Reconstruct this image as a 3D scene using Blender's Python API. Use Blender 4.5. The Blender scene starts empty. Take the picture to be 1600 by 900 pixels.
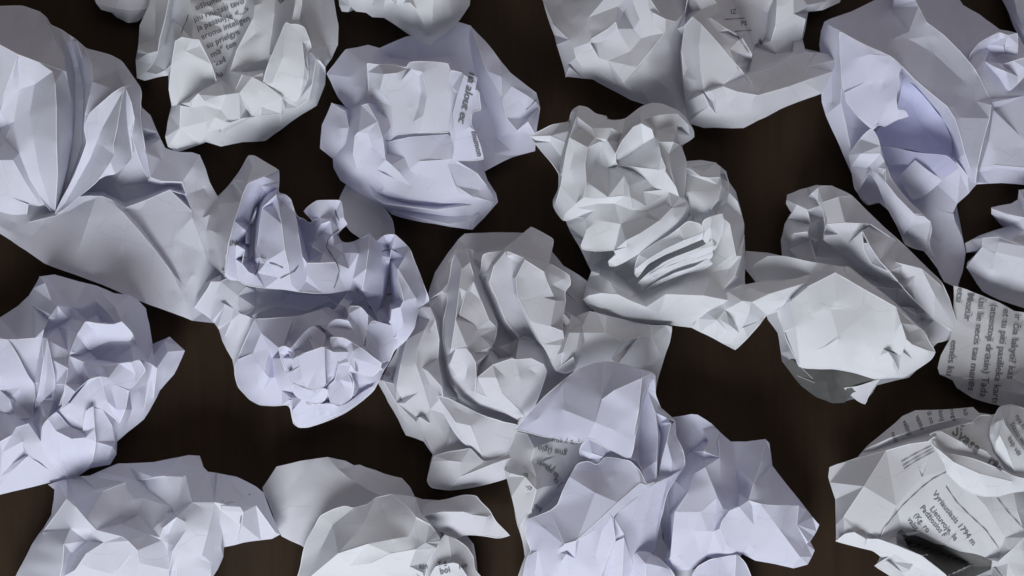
import bpy, math, random
import numpy as np
from mathutils import Vector
from mathutils.geometry import delaunay_2d_cdt
from mathutils.bvhtree import BVHTree

SC = bpy.context.scene
COL = SC.collection
S = 0.0003            # metres per photograph pixel on the table top
D = 3000.0            # camera height over the table, in the same units (0.9 m)

# ---------------------------------------------------------------- camera
cam = bpy.data.cameras.new('camera')
cam.sensor_width = 36.0
cam.lens = 36.0 * D / 1600.0
cam.clip_start = 0.01
cam.clip_end = 20.0
cam_ob = bpy.data.objects.new('camera', cam)
COL.objects.link(cam_ob)
cam_ob.location = (0, 0, D * S)
SC.camera = cam_ob

# ---------------------------------------------------------------- light
world = bpy.data.worlds.new('World')
SC.world = world
world.use_nodes = True
world.node_tree.nodes['Background'].inputs[0].default_value = (0.92, 0.92, 0.95, 1)
world.node_tree.nodes['Background'].inputs[1].default_value = 0.09


def area(name, loc, target, sx, sy, power, col):
    l = bpy.data.lights.new(name, 'AREA')
    l.shape = 'RECTANGLE'
    l.size, l.size_y = sx, sy
    l.energy = power
    l.color = col
    o = bpy.data.objects.new(name, l)
    COL.objects.link(o)
    o.location = loc
    o.rotation_euler = (Vector(target) - Vector(loc)).to_track_quat('-Z', 'Y').to_euler()
    return o


area('window_light', (-0.25, -1.3, 0.88), (0, 0, 0.02), 1.1, 0.8, 33.0, (0.93, 0.965, 1.0))
area('ceiling_bounce', (0.35, 1.0, 1.3), (0, 0, 0), 1.4, 1.4, 6.2, (1.0, 0.93, 0.87))

SC.view_settings.view_transform = 'Standard'
SC.view_settings.look = 'None'
SC.view_settings.exposure = -0.15
SC.view_settings.gamma = 1.0
SC.cycles.max_bounces = 10
SC.cycles.diffuse_bounces = 6
SC.render.filter_size = 1.8


# ---------------------------------------------------------------- materials
def new_mat(name):
    m = bpy.data.materials.new(name)
    m.use_nodes = True
    nt = m.node_tree
    nt.nodes.clear()
    return m, nt, nt.nodes, nt.links


def paper_mat(name, col, back, rough=0.75, transl=0.33):
    m, nt, N, L = new_mat(name)
    out = N.new('ShaderNodeOutputMaterial')
    tc = N.new('ShaderNodeTexCoord')
    # gentle tone variation of the stock, finger marks
    n1 = N.new('ShaderNodeTexNoise')
    n1.inputs['Scale'].default_value = 28
    n1.inputs['Detail'].default_value = 4
    L.new(tc.outputs['Object'], n1.inputs['Vector'])
    rp = N.new('ShaderNodeValToRGB')
    rp.color_ramp.elements[0].position = 0.3
    rp.color_ramp.elements[0].color = (*back, 1)
    rp.color_ramp.elements[1].position = 0.7
    rp.color_ramp.elements[1].color = (*col, 1)
    L.new(n1.outputs['Fac'], rp.inputs['Fac'])
    # fine relief: small flat crumple facets with sharp borders, and fibre grain
    fib = N.new('ShaderNodeTexNoise')
    fib.inputs['Scale'].default_value = 1400
    fib.inputs['Detail'].default_value = 3
    L.new(tc.outputs['Object'], fib.inputs['Vector'])
    nw = N.new('ShaderNodeTexNoise')
    nw.inputs['Scale'].default_value = 30
    L.new(tc.outputs['Object'], nw.inputs['Vector'])
    wob = N.new('ShaderNodeVectorMath'); wob.operation = 'SCALE'
    wob.inputs['Scale'].default_value = 0.012
    L.new(nw.outputs['Color'], wob.inputs[0])
    pos0 = N.new('ShaderNodeVectorMath'); pos0.operation = 'ADD'
    L.new(tc.outputs['Object'], pos0.inputs[0]); L.new(wob.outputs[0], pos0.inputs[1])
    nm = N.new('ShaderNodeTexNoise')
    nm.inputs['Scale'].default_value = 22
    L.new(tc.outputs['Object'], nm.inputs['Vector'])
    msk = N.new('ShaderNodeMapRange')
    msk.inputs['From Min'].default_value = 0.42
    msk.inputs['From Max'].default_value = 0.62
    msk.inputs['To Min'].default_value = 0.15
    msk.inputs['To Max'].default_value = 1.0
    L.new(nm.outputs['Fac'], msk.inputs['Value'])
    last = None
    for sc_, tilt in ((62.0, 0.03),):
        mul = N.new('ShaderNodeVectorMath'); mul.operation = 'SCALE'
        mul.inputs['Scale'].default_value = sc_
        L.new(pos0.outputs[0], mul.inputs[0])
        vo = N.new('ShaderNodeTexVoronoi')
        vo.inputs['Scale'].default_value = 1.0
        L.new(mul.outputs[0], vo.inputs['Vector'])
        sub = N.new('ShaderNodeVectorMath'); sub.operation = 'SUBTRACT'
        L.new(mul.outputs[0], sub.inputs[0]); L.new(vo.outputs['Position'], sub.inputs[1])
        cen = N.new('ShaderNodeVectorMath'); cen.operation = 'SUBTRACT'
        L.new(vo.outputs['Color'], cen.inputs[0]); cen.inputs[1].default_value = (0.5, 0.5, 0.5)
        dot = N.new('ShaderNodeVectorMath'); dot.operation = 'DOT_PRODUCT'
        L.new(sub.outputs[0], dot.inputs[0]); L.new(cen.outputs[0], dot.inputs[1])
        hm = N.new('ShaderNodeMath'); hm.operation = 'MULTIPLY'
        L.new(dot.outputs['Value'], hm.inputs[0]); L.new(msk.outputs['Result'], hm.inputs[1])
        bp = N.new('ShaderNodeBump')
        bp.inputs['Strength'].default_value = 1.0
        bp.inputs['Distance'].default_value = tilt * 2.0 / sc_
        L.new(hm.outputs[0], bp.inputs['Height'])
        if last is not None:
            L.new(last.outputs['Normal'], bp.inputs['Normal'])
        last = bp
    b2 = N.new('ShaderNodeBump')
    b2.inputs['Strength'].default_value = 0.10
    b2.inputs['Distance'].default_value = 0.0003
    L.new(fib.outputs['Fac'], b2.inputs['Height'])
    L.new(last.outputs['Normal'], b2.inputs['Normal'])
    pb = N.new('ShaderNodeBsdfPrincipled')
    pb.inputs['Roughness'].default_value = rough
    pb.inputs['Specular IOR Level'].default_value = 0.25
    L.new(rp.outputs['Color'], pb.inputs['Base Color'])
    L.new(b2.outputs['Normal'], pb.inputs['Normal'])
    tr = N.new('ShaderNodeBsdfTranslucent')
    L.new(rp.outputs['Color'], tr.inputs['Color'])
    L.new(b2.outputs['Normal'], tr.inputs['Normal'])
    mx = N.new('ShaderNodeMixShader')
    mx.inputs[0].default_value = transl
    L.new(pb.outputs[0], mx.inputs[1])
    L.new(tr.outputs[0], mx.inputs[2])
    L.new(mx.outputs[0], out.inputs['Surface'])
    return m


M = {
    'lav': paper_mat('copy_paper_lavender', (0.755, 0.76, 0.88), (0.73, 0.735, 0.85)),
    'grey': paper_mat('copy_paper_neutral', (0.735, 0.735, 0.79), (0.70, 0.70, 0.75)),
    'white': paper_mat('copy_paper_white', (0.80, 0.81, 0.85), (0.77, 0.78, 0.815)),
    'cool': paper_mat('copy_paper_cool', (0.755, 0.76, 0.85), (0.73, 0.735, 0.81)),
    'book': paper_mat('book_paper', (0.72, 0.725, 0.765), (0.68, 0.68, 0.71)),
    'inner': paper_mat('copy_paper_blue_bounce', (0.66, 0.675, 0.86), (0.64, 0.655, 0.83)),  # bluer copy of the same stock, interreflected blue painted in
    'edge': paper_mat('worn_and_lit_fold_edge', (0.90, 0.90, 0.93), (0.86, 0.86, 0.90), 0.8, 0.3),  # worn fibres, plus an edge highlight painted as whiter colour
    'print_shade': paper_mat('print_and_shade_paper', (0.20, 0.20, 0.20), (0.06, 0.06, 0.06)),  # dark print; on ball J it also carries the underside's shade
}


def ink_mat():
    m, nt, N, L = new_mat('printing_ink')
    out = N.new('ShaderNodeOutputMaterial')
    pb = N.new('ShaderNodeBsdfPrincipled')
    pb.inputs['Base Color'].default_value = (0.13, 0.13, 0.145, 1)
    pb.inputs['Roughness'].default_value = 0.7
    L.new(pb.outputs[0], out.inputs['Surface'])
    return m


INK = ink_mat()


def table_mat():
    m, nt, N, L = new_mat('dark_stained_wood')
    out = N.new('ShaderNodeOutputMaterial')
    tc = N.new('ShaderNodeTexCoord')
    mp = N.new('ShaderNodeMapping')
    mp.inputs['Scale'].default_value = (14.0, 1.0, 1.0)
    mp.inputs['Rotation'].default_value = (0, 0, math.radians(4))
    L.new(tc.outputs['Object'], mp.inputs['Vector'])
    n1 = N.new('ShaderNodeTexNoise')
    n1.inputs['Scale'].default_value = 9
    n1.inputs['Detail'].default_value = 7
    n1.inputs['Distortion'].default_value = 0.6
    L.new(mp.outputs['Vector'], n1.inputs['Vector'])
    rp = N.new('ShaderNodeValToRGB')
    e = rp.color_ramp.elements
    e[0].position, e[0].color = 0.30, (0.023, 0.0128, 0.0062, 1)
    e[1].position, e[1].color = 0.75, (0.034, 0.019, 0.0092, 1)
    L.new(n1.outputs['Fac'], rp.inputs['Fac'])
    n2 = N.new('ShaderNodeTexNoise')
    n2.inputs['Scale'].default_value = 60
    n2.inputs['Detail'].default_value = 4
    L.new(mp.outputs['Vector'], n2.inputs['Vector'])
    bp = N.new('ShaderNodeBump')
    bp.inputs['Strength'].default_value = 0.12
    bp.inputs['Distance'].default_value = 0.0006
    L.new(n2.outputs['Fac'], bp.inputs['Height'])
    rr = N.new('ShaderNodeMapRange')
    rr.inputs['To Min'].default_value = 0.42
    rr.inputs['To Max'].default_value = 0.62
    L.new(n2.outputs['Fac'], rr.inputs['Value'])
    pb = N.new('ShaderNodeBsdfPrincipled')
    pb.inputs['Specular IOR Level'].default_value = 0.18
    L.new(rp.outputs['Color'], pb.inputs['Base Color'])
    L.new(rr.outputs['Result'], pb.inputs['Roughness'])
    L.new(bp.outputs['Normal'], pb.inputs['Normal'])
    L.new(pb.outputs[0], out.inputs['Surface'])
    return m


# ---------------------------------------------------------------- table top
def mesh_obj(name, verts, faces, mat, parent=None, smooth=False):
    me = bpy.data.meshes.new(name)
    me.from_pydata([tuple(v) for v in verts], [], faces)
    me.materials.append(mat)
    if smooth:
        me.polygons.foreach_set('use_smooth', [True] * len(me.polygons))
    me.update()
    if smooth:
        me.set_sharp_from_angle(angle=math.radians(17))
    o = bpy.data.objects.new(name, me)
    COL.objects.link(o)
    if parent is not None:
        o.parent = parent
    return o


def slab(x0, x1, y0, y1, z0, z1, b):
    v = [(x0, y0, z0), (x1, y0, z0), (x1, y1, z0), (x0, y1, z0),
         (x0, y0, z1 - b), (x1, y0, z1 - b), (x1, y1, z1 - b), (x0, y1, z1 - b),
         (x0 + b, y0 + b, z1), (x1 - b, y0 + b, z1), (x1 - b, y1 - b, z1), (x0 + b, y1 - b, z1)]
    f = [(3, 2, 1, 0), (8, 9, 10, 11)]
    for k in range(4):
        n = (k + 1) % 4
        f += [(k, n, 4 + n, 4 + k), (4 + k, 4 + n, 8 + n, 8 + k)]
    return v, f


tv, tf = slab(-0.8, 0.8, -0.5, 0.5, -0.03, 0.0, 0.003)
table = mesh_obj('table_top', tv, tf, table_mat())
table['kind'] = 'structure'
table['label'] = 'dark brown stained wooden table top under the paper'


# ---------------------------------------------------------------- crumpled sheets
def world_pt(p):
    """photograph pixel + height above the table -> metres in the scene"""
    k = (D - p[2]) / D
    return ((p[0] - 800.0) * S * k, (450.0 - p[1]) * S * k, p[2] * S)


def world_arr(a):
    k = (D - a[:, 2:3]) / D
    return np.hstack([(a[:, 0:1] - 800.0) * S * k, (450.0 - a[:, 1:2]) * S * k, a[:, 2:3] * S])


RELIEF = 1.2


def pts(s):
    s = s.lstrip('*')
    v = [float(t) for t in s.split()]
    return [(v[i], v[i + 1], v[i + 2] * RELIEF) for i in range(0, len(v), 3)]


def resample(pl, step, closed=False, rng=None, jit=0.0):
    out = []
    n = len(pl)
    m = n if closed else n - 1
    for i in range(m):
        a = np.array(pl[i]); b = np.array(pl[(i + 1) % n])
        d = math.hypot(b[0] - a[0], b[1] - a[1])
        k = max(1, int(round(d / step)))
        nx, ny = (-(b[1] - a[1]) / (d + 1e-9), (b[0] - a[0]) / (d + 1e-9))
        ph = rng.uniform(0, 6.28) if rng is not None else 0
        for j in range(k):
            p = a + (b - a) * (j / k)
            if jit and j > 0:
                t = j / k
                w = jit * (math.sin(t * 3.14) * math.sin(ph + t * 4.0) + 0.35 * rng.uniform(-1, 1))
                p = p + np.array([nx * w, ny * w, rng.uniform(-1, 1) * 0.5])
            out.append(tuple(p))
    if not closed:
        out.append(tuple(pl[-1]))
    return out


SEED = [11]
RIDGES = []


def idw(x, y, dn):
    d2 = (dn[:, 0] - x) ** 2 + (dn[:, 1] - y) ** 2 + 9.0
    w = 1.0 / (d2 * d2)
    return float((w * dn[:, 2]).sum() / w.sum())


def tin(raw, ed, eps=0.8):
    """triangulate traced points; crossings take the height of the nearest traced line"""
    dense = []
    for (i, j) in ed:
        p, q = raw[i], raw[j]
        k = max(1, int(math.hypot(p[0] - q[0], p[1] - q[1]) / 4))
        for t in range(k):
            f = t / k
            dense.append((p[0] + (q[0] - p[0]) * f, p[1] + (q[1] - p[1]) * f, p[2] + (q[2] - p[2]) * f))
    dn = np.array(dense)
    vs, es, fs, ov, oe, of = delaunay_2d_cdt([Vector(p[:2]) for p in raw], ed, [], 1, eps)
    tv = []
    for v, o in zip(vs, ov):
        if o:
            tv.append((v[0], v[1], sum(raw[i][2] for i in o) / len(o)))
        else:
            d2 = (dn[:, 0] - v[0]) ** 2 + (dn[:, 1] - v[1]) ** 2
            tv.append((v[0], v[1], dn[int(np.argmin(d2)), 2]))
    fs = [tuple(f) for f in fs]
    fold = {(min(e), max(e)) for e, o in zip(es, oe) if o}
    return tv, fs, BVHTree.FromPolygons(tv, fs), dn, fold


def down(t, x, y):
    h = t.ray_cast(Vector((x, y, 3000.0)), Vector((0, 0, -1)))
    return None if h[0] is None else h[0].z


def sheet_surface(outline, creases, noise, step):
    """traced folds -> crumpled sheet: vertices (px, py, z), triangles, boundary loops"""
    SEED[0] += 1
    rng = random.Random(SEED[0])
    ol = []
    base = pts(outline)
    nb = len(base)
    for i in range(nb):                       # slightly uneven edge
        p, q = base[i], base[(i + 1) % nb]
        ol.append(p)
        d = math.hypot(q[0] - p[0], q[1] - p[1])
        if d > 16:
            for f in ((0.5,) if d < 40 else (0.3, 0.68)):
                f += rng.uniform(-0.08, 0.08)
                w = rng.uniform(-1, 1) * min(0.7, d * 0.02)
                ol.append((p[0] + (q[0] - p[0]) * f - (q[1] - p[1]) / d * w,
                           p[1] + (q[1] - p[1]) * f + (q[0] - p[0]) / d * w,
                           p[2] + (q[2] - p[2]) * f + rng.uniform(-1.5, 1.5)))
    raw = list(ol)
    ed = [(i, (i + 1) % len(ol)) for i in range(len(ol))]
    for c in creases:
        pl = pts(c)
        b0 = len(raw)
        raw += pl
        ed += [(b0 + i, b0 + i + 1) for i in range(len(pl) - 1)]
    tv, fs, bvh, dn, fold = tin(raw, ed)
    xs = [p[0] for p in ol]; ys = [p[1] for p in ol]
    x0, x1, y0, y1 = min(xs), max(xs), min(ys), max(ys)

    def height(x, y):
        h = down(bvh, x, y)
        if h is None:
            return None
        return 0.6 * h + 0.4 * idw(x, y, dn)
    raw2, ed2 = list(raw), list(ed)
    taken = {}

    def put(x, y):
        taken.setdefault((int(x // 9), int(y // 9)), []).append((x, y))

    def clear(x, y, r):
        kx, ky = int(x // 9), int(y // 9)
        for i in (-1, 0, 1):
            for j in (-1, 0, 1):
                for (u, v) in taken.get((kx + i, ky + j), ()):
                    if (u - x) ** 2 + (v - y) ** 2 < r * r:
                        return False
        return True
    for p in dn:
        put(p[0], p[1])
    if noise:
        # long straight secondary creases running across the panels
        area_px = (x1 - x0) * (y1 - y0)
        for _ in range(int(area_px / 6000 * min(1.3, noise + 0.2))):
            cx, cy = rng.uniform(x0, x1), rng.uniform(y0, y1)
            a = rng.uniform(0, math.pi)
            L = rng.uniform(25, 75)
            line = []
            for f in (-1, -0.33, 0.33, 1):
                x = cx + math.cos(a) * L * f + rng.uniform(-2, 2); y = cy + math.sin(a) * L * f + rng.uniform(-2, 2)
                h = height(x, y)
                if h is None or not clear(x, y, 5):
                    if len(line) > 1:
                        break
                    line = []
                    continue
                line.append((x, y, h))
            if len(line) < 2:
                continue
            sgn = rng.choice((-1, 1)) * rng.uniform(1.4, 4.0) * noise
            m = len(line)
            b0 = len(raw2)
            for i, (x, y, h) in enumerate(line):
                raw2.append((x, y, h + sgn * (1.0 if 0 < i < m - 1 or m == 2 else 0.25)))
                put(x, y)
            ed2 += [(b0 + i, b0 + i + 1) for i in range(m - 1)]
        for _ in range(int(area_px / 2600 * min(1.3, noise + 0.2))):
            cx, cy = rng.uniform(x0, x1), rng.uniform(y0, y1)
            a = rng.uniform(0, math.pi)
            L = rng.uniform(7, 22)
            e0 = (cx - math.cos(a) * L, cy - math.sin(a) * L)
            e1 = (cx + math.cos(a) * L, cy + math.sin(a) * L)
            mid = (cx + rng.uniform(-2, 2), cy + rng.uniform(-2, 2))
            hs = [height(*q) for q in (e0, mid, e1)]
            if any(h is None for h in hs) or not all(clear(q[0], q[1], 4.5) for q in (e0, mid, e1)):
                continue
            b0 = len(raw2)
            amp = rng.choice((-1, 1)) * rng.uniform(1.4, 3.4) * (0.4 + noise)
            for q, h, k in zip((e0, mid, e1), hs, (0.1, 1.0, 0.2)):
                raw2.append((q[0], q[1], h + amp * k))
                put(*q)
            ed2 += [(b0, b0 + 1), (b0 + 1, b0 + 2)]
        # scattered dents
        c = 44.0
        y = y0
        while y < y1:
            x = x0
            while x < x1:
                px, py = x + rng.uniform(0, c), y + rng.uniform(0, c)
                if rng.random() < 0.2 and clear(px, py, 7.5):
                    h = height(px, py)
                    if h is not None:
                        raw2.append((px, py, h + rng.uniform(-1, 1) * 2.2 * noise))
                        put(px, py)
                x += c
            y += c
    tv, fs, bvh, dn, fold = tin(raw2, ed2)
    # fine mesh whose edges follow every fold line
    E0 = {}
    for k, f in enumerate(fs):
        for i in range(3):
            a, b = f[i], f[(i + 1) % 3]
            E0.setdefault((min(a, b), max(a, b)), []).append(k)
    FP = [Vector((tv[i][0], tv[i][1])) for i in range(len(tv))]
    N3 = []
    for f in fs:
        A_, B_, C_ = (Vector(tv[i]) for i in f)
        nn = (B_ - A_).cross(C_ - A_)
        N3.append(nn.normalized() if nn.length > 1e-9 else Vector((0, 0, 1)))
    P2 = list(FP)
    Z2 = [p[2] for p in tv]
    strong = [False] * len(P2)
    ed3 = []
    for (a, b), ks in E0.items():
        hard = len(ks) < 2 or (a, b) in fold or N3[ks[0]].angle(N3[ks[1]], 0.0) > math.radians(30)
        d = (FP[a] - FP[b]).length
        k = max(1, int(round(d / step)))
        prev = a
        for t in range(1, k):
            f = t / k
            P2.append(FP[a].lerp(FP[b], f))
            Z2.append(tv[a][2] + (tv[b][2] - tv[a][2]) * f)
            strong.append(hard)
            ed3.append((prev, len(P2) - 1))
            prev = len(P2) - 1
        ed3.append((prev, b))
        if hard:
            strong[a] = strong[b] = True
    # sharp convex folds, whitened for wear and a painted edge highlight
    for (a, b), ks in E0.items():
        if len(ks) != 2 or (a, b) not in fold:
            continue
        n1, n2 = N3[ks[0]], N3[ks[1]]
        if n1.z < 0:
            n1 = -n1
        if n2.z < 0:
            n2 = -n2
        ang = n1.angle(n2, 0.0)
        if ang < math.radians(30):
            continue
        opp = [i for i in fs[ks[1]] if i != a and i != b][0]
        if (Vector(tv[opp]) - Vector(tv[a])).dot(n1) > 0:
            continue
        RIDGES.append((tv[a], tv[b], min(0.75, 0.32 + 0.5 * (ang - 0.5))))
    npos = len(P2)
    occ = {}
    for p in P2:
        occ.setdefault((int(p[0] // step), int(p[1] // step)), []).append(p)
    lim = (step * 0.6) ** 2
    y = y0
    r = 0
    while y < y1:
        x = x0 + (step * 0.5 if r % 2 else 0)
        while x < x1:
            kx, ky = int(x // step), int(y // step)
            bad = False
            for i in (-1, 0, 1):
                for j in (-1, 0, 1):
                    for q in occ.get((kx + i, ky + j), ()):
                        if (q[0] - x) ** 2 + (q[1] - y) ** 2 < lim:
                            bad = True
            if not bad:
                h = down(bvh, x, y)
                if h is not None:
                    P2.append(Vector((x, y)))
                    Z2.append(h)
                    strong.append(False)
            x += step
        y += step * 0.87
        r += 1
    vs, es, F, ov, oe, of = delaunay_2d_cdt(P2, ed3, [], 1, 0.05)
    F = [tuple(f) for f in F]
    n = len(vs)
    V = np.zeros((n, 3))
    fixed = np.zeros(n, bool)
    for i, (v, o) in enumerate(zip(vs, ov)):
        V[i, :2] = v[0], v[1]
        if o:
            V[i, 2] = Z2[o[0]]
            fixed[i] = any(strong[t] for t in o)
        else:
            h = down(bvh, v[0], v[1])
            V[i, 2] = h if h is not None else idw(v[0], v[1], dn)
    cnt = {}
    for f in F:
        for i in range(3):
            cnt[(f[i], f[(i + 1) % 3])] = 1
    bed = {}
    for (a, b) in cnt:
        if (b, a) not in cnt:
            bed.setdefault(a, []).append(b)
            fixed[a] = fixed[b] = True
    FA = np.array(F)
    I_, J_, W_ = [], [], []
    for k in range(3):                        # cotangent weights keep flat slopes flat
        o, p_, q_ = FA[:, k], FA[:, (k + 1) % 3], FA[:, (k + 2) % 3]
        u = V[p_, :2] - V[o, :2]; w = V[q_, :2] - V[o, :2]
        cr_ = np.abs(u[:, 0] * w[:, 1] - u[:, 1] * w[:, 0]) + 1e-6
        ct = np.clip((u * w).sum(1) / cr_, -3, 12) * 0.5
        I_ += [p_, q_]; J_ += [q_, p_]; W_ += [ct, ct]
    I_, J_, W_ = np.concatenate(I_), np.concatenate(J_), np.concatenate(W_)
    deg = np.bincount(I_, weights=W_, minlength=n)
    good = deg > 0.3
    deg[~good] = 1
    z = V[:, 2].copy()
    free = (~fixed) & good
    for it in range(SOFT):                    # the panels between the folds bend gently
        acc = np.bincount(I_, weights=W_ * z[J_], minlength=n)
        z[free] = 0.4 * z[free] + 0.6 * (acc / deg)[free]
    V[:, 2] = np.maximum(z, 1.0)
    loops = []
    left = {a: list(b) for a, b in bed.items()}
    while left:
        a0 = next(iter(left))
        lp = [a0]
        a = a0
        while a in left:
            b = left[a].pop()
            if not left[a]:
                del left[a]
            if b == a0:
                break
            lp.append(b)
            a = b
        loops.append(lp)
    return V, F, loops


SOFT = 12
SURF = {}          # thing -> list of BVH trees in photograph space, for printing on the sheets


def build_layer(parent, key, name, mat, kind, outline, creases=(), noise=1.0, step=3.4, label=None, thick=0.7, rim=0.75):
    RIDGES.clear()
    V, F, loops = sheet_surface(outline, creases, noise, step)
    ridges = list(RIDGES)
    SURF.setdefault(key, []).append(BVHTree.FromPolygons([tuple(v) for v in V], F))
    n = len(V)
    faces = [f[::-1] for f in F]          # py grows downwards: turn the faces up
    allv = [V]
    rng = random.Random(n)
    if kind == 'body':
        base = n
        for lp in loops:
            if len(lp) < 8:
                continue
            P = V[lp]
            c = P[:, :2].mean(0)
            prev = list(lp)
            for t, zf in ((0.965, 0.62), (0.90, 0.30), (0.80, 0.05), (0.70, 0.0)):
                Q = P.copy()
                jit = np.array([rng.uniform(-0.02, 0.02) for _ in lp])
                Q[:, :2] = c + (P[:, :2] - c) * (t + np.convolve(jit, np.ones(5) / 5, 'same'))[:, None]
                Q[:, 2] = np.maximum(P[:, 2] * zf, 0.6 if t > 0.75 else 0.3)
                allv.append(Q)
                cur = list(range(base, base + len(lp)))
                base += len(lp)
                m = len(lp)
                for i in range(m):
                    j = (i + 1) % m
                    faces.append((prev[i], prev[j], cur[j], cur[i]))
                prev = cur
            allv.append(np.array([[c[0], c[1], 0.3]]))
            for i in range(len(prev)):
                j = (i + 1) % len(prev)
                faces.append((prev[i], prev[j], base))
            base += 1
    else:
        B = V.copy()
        B[:, 2] = np.maximum(B[:, 2] - thick, 0.3)
        allv.append(B)
        faces += [tuple(i + n for i in f) for f in F]
        for lp in loops:
            m = len(lp)
            for i in range(m):
                j = (i + 1) % m
                faces.append((lp[i], lp[j], lp[j] + n, lp[i] + n))
        nflat = len(faces)
        if rim:
            # the rolled edge of the fold: a thin round bead along the rim
            base = 2 * n
            for lp in loops:
                if len(lp) < 8:
                    continue
                Pq = V[lp].copy()
                for k in range(2):
                    Pq = 0.5 * Pq + 0.25 * (np.roll(Pq, 1, 0) + np.roll(Pq, -1, 0))
                T = np.roll(Pq, -1, 0) - np.roll(Pq, 1, 0)
                T /= np.linalg.norm(T, axis=1)[:, None] + 1e-9
                U = np.cross(T, np.array([0, 0, 1.0]))
                U /= np.linalg.norm(U, axis=1)[:, None] + 1e-9
                W = np.cross(U, T)
                m = len(lp)
                var = np.array([rim * (0.75 + 0.35 * math.sin(i * 0.23 + n)) for i in range(m)])[:, None]
                for q in range(6):
                    a = q * math.pi / 3
                    allv.append(Pq + (U * math.cos(a) + W * math.sin(a)) * var)
                for q in range(6):
                    r = (q + 1) % 6
                    for i in range(m):
                        j = (i + 1) % m
                        faces.append((base + q * m + i, base + r * m + i, base + r * m + j, base + q * m + j))
                base += 6 * m
    if kind == 'body':
        nflat = len(faces)
    for c in creases:
        if not c.startswith('*'):
            continue
        base = sum(len(q) for q in allv)
        pl = resample(pts(c), 3.0)
        bv = SURF[key][-1]
        Pq = []
        for (x, y, z) in pl:
            h = down(bv, x, y)
            Pq.append((x, y, (h if h is not None else z) + 0.2))
        Pq = np.array(Pq)
        T = np.gradient(Pq, axis=0)
        T /= np.linalg.norm(T, axis=1)[:, None] + 1e-9
        U = np.cross(T, np.array([0, 0, 1.0]))
        U /= np.linalg.norm(U, axis=1)[:, None] + 1e-9
        W = np.cross(U, T)
        m = len(Pq)
        var = np.array([0.85 * (0.8 + 0.3 * math.sin(i * 0.31)) * min(1.0, 0.25 + 0.15 * min(i, m - 1 - i)) for i in range(m)])[:, None]
        for q in range(6):
            a = q * math.pi / 3
            allv.append(Pq + (U * math.cos(a) + W * math.sin(a)) * var)
        for q in range(6):
            r = (q + 1) % 6
            for i in range(m - 1):
                faces.append((base + q * m + i, base + r * m + i, base + r * m + i + 1, base + q * m + i + 1))
    base = sum(len(q) for q in allv)
    rv = []
    for (p, q, rad) in ridges:
        p = np.array(p); q = np.array(q)
        t = q - p
        ln = np.linalg.norm(t)
        if ln < 3:
            continue
        t /= ln
        u = np.cross(t, (0, 0, 1.0)); u /= np.linalg.norm(u) + 1e-9
        w = np.cross(u, t)
        b0 = base + len(rv)
        for end in (p, q):
            for k in range(5):
                a = k * 2 * math.pi / 5
                rv.append(end + (u * math.cos(a) + w * math.sin(a)) * rad)
        for k in range(5):
            r = (k + 1) % 5
            faces.append((b0 + k, b0 + r, b0 + 5 + r, b0 + 5 + k))
    if rv:
        allv.append(np.array(rv))
    A = world_arr(np.vstack(allv)) - np.array(parent.location)
    o = mesh_obj(name, A.tolist(), faces, mat, parent, True)
    if nflat < len(faces):
        o.data.materials.append(M['edge'])
        o.data.polygons.foreach_set('material_index', [0] * nflat + [1] * (len(faces) - nflat))
    if label:
        o['label'] = label
    return o


def thing(key, name, label, centre, group='crumpled paper balls scattered on the table', cat='paper ball'):
    e = bpy.data.objects.new(name, None)
    COL.objects.link(e)
    e.empty_display_size = 0.01
    e.location = world_pt((centre[0], centre[1], 0.0))
    e['label'] = label
    e['category'] = cat
    e['group'] = group
    return e


def top_hit(key, x, y):
    best = None
    for t in SURF[key]:
        h = t.ray_cast(Vector((x, y, 2000.0)), Vector((0, 0, -1)))
        if h[0] is not None and (best is None or h[0].z > best):
            best = h[0].z
    return best


def drape(parent, key, name, V2, F, lift=1.7, jump=16):
    """lay a flat print (in photograph space) on the topmost sheet of a thing"""
    ok = {}
    Z = []
    for i, (x, y) in enumerate(V2):
        h = top_hit(key, x, y)
        Z.append(h)
    faces = []
    for f in F:
        zz = [Z[i] for i in f]
        if any(z is None for z in zz) or max(zz) - min(zz) > jump:
            continue
        faces.append(f)
    if not faces:
        return None
    A = np.array([(x, y, (z if z is not None else 0) + lift) for (x, y), z in zip(V2, Z)])
    A = world_arr(A) - np.array(parent.location)
    return mesh_obj(name, A.tolist(), faces, INK, parent)


def lettering(parent, key, body, x, y, size, ang, bold=0.0, shear=0.0, sx=1.0, mirror=False):
    """one printed line: baseline starts at pixel (x, y), runs at ang degrees (0 = right, 90 = down)"""
    cu = bpy.data.curves.new('lettering', 'FONT')
    cu.body = body
    cu.size = size * 0.87
    cu.offset = bold
    cu.shear = shear
    cu.resolution_u = 2
    ob = bpy.data.objects.new('lettering', cu)
    COL.objects.link(ob)
    dg = bpy.context.evaluated_depsgraph_get()
    me = ob.evaluated_get(dg).to_mesh()
    vs = [tuple(v.co) for v in me.vertices]
    fs = [tuple(p.vertices) for p in me.polygons]
    ob.evaluated_get(dg).to_mesh_clear()
    bpy.data.objects.remove(ob)
    ca, sa = math.cos(math.radians(ang)), math.sin(math.radians(ang))
    V2 = []
    for (u, v, _) in vs:
        u *= sx
        v = -v                       # up in the font is up on the page
        V2.append((x + u * ca - v * sa, y + u * sa + v * ca))
    return drape(parent, key, 'printed_line', V2, fs)


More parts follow.
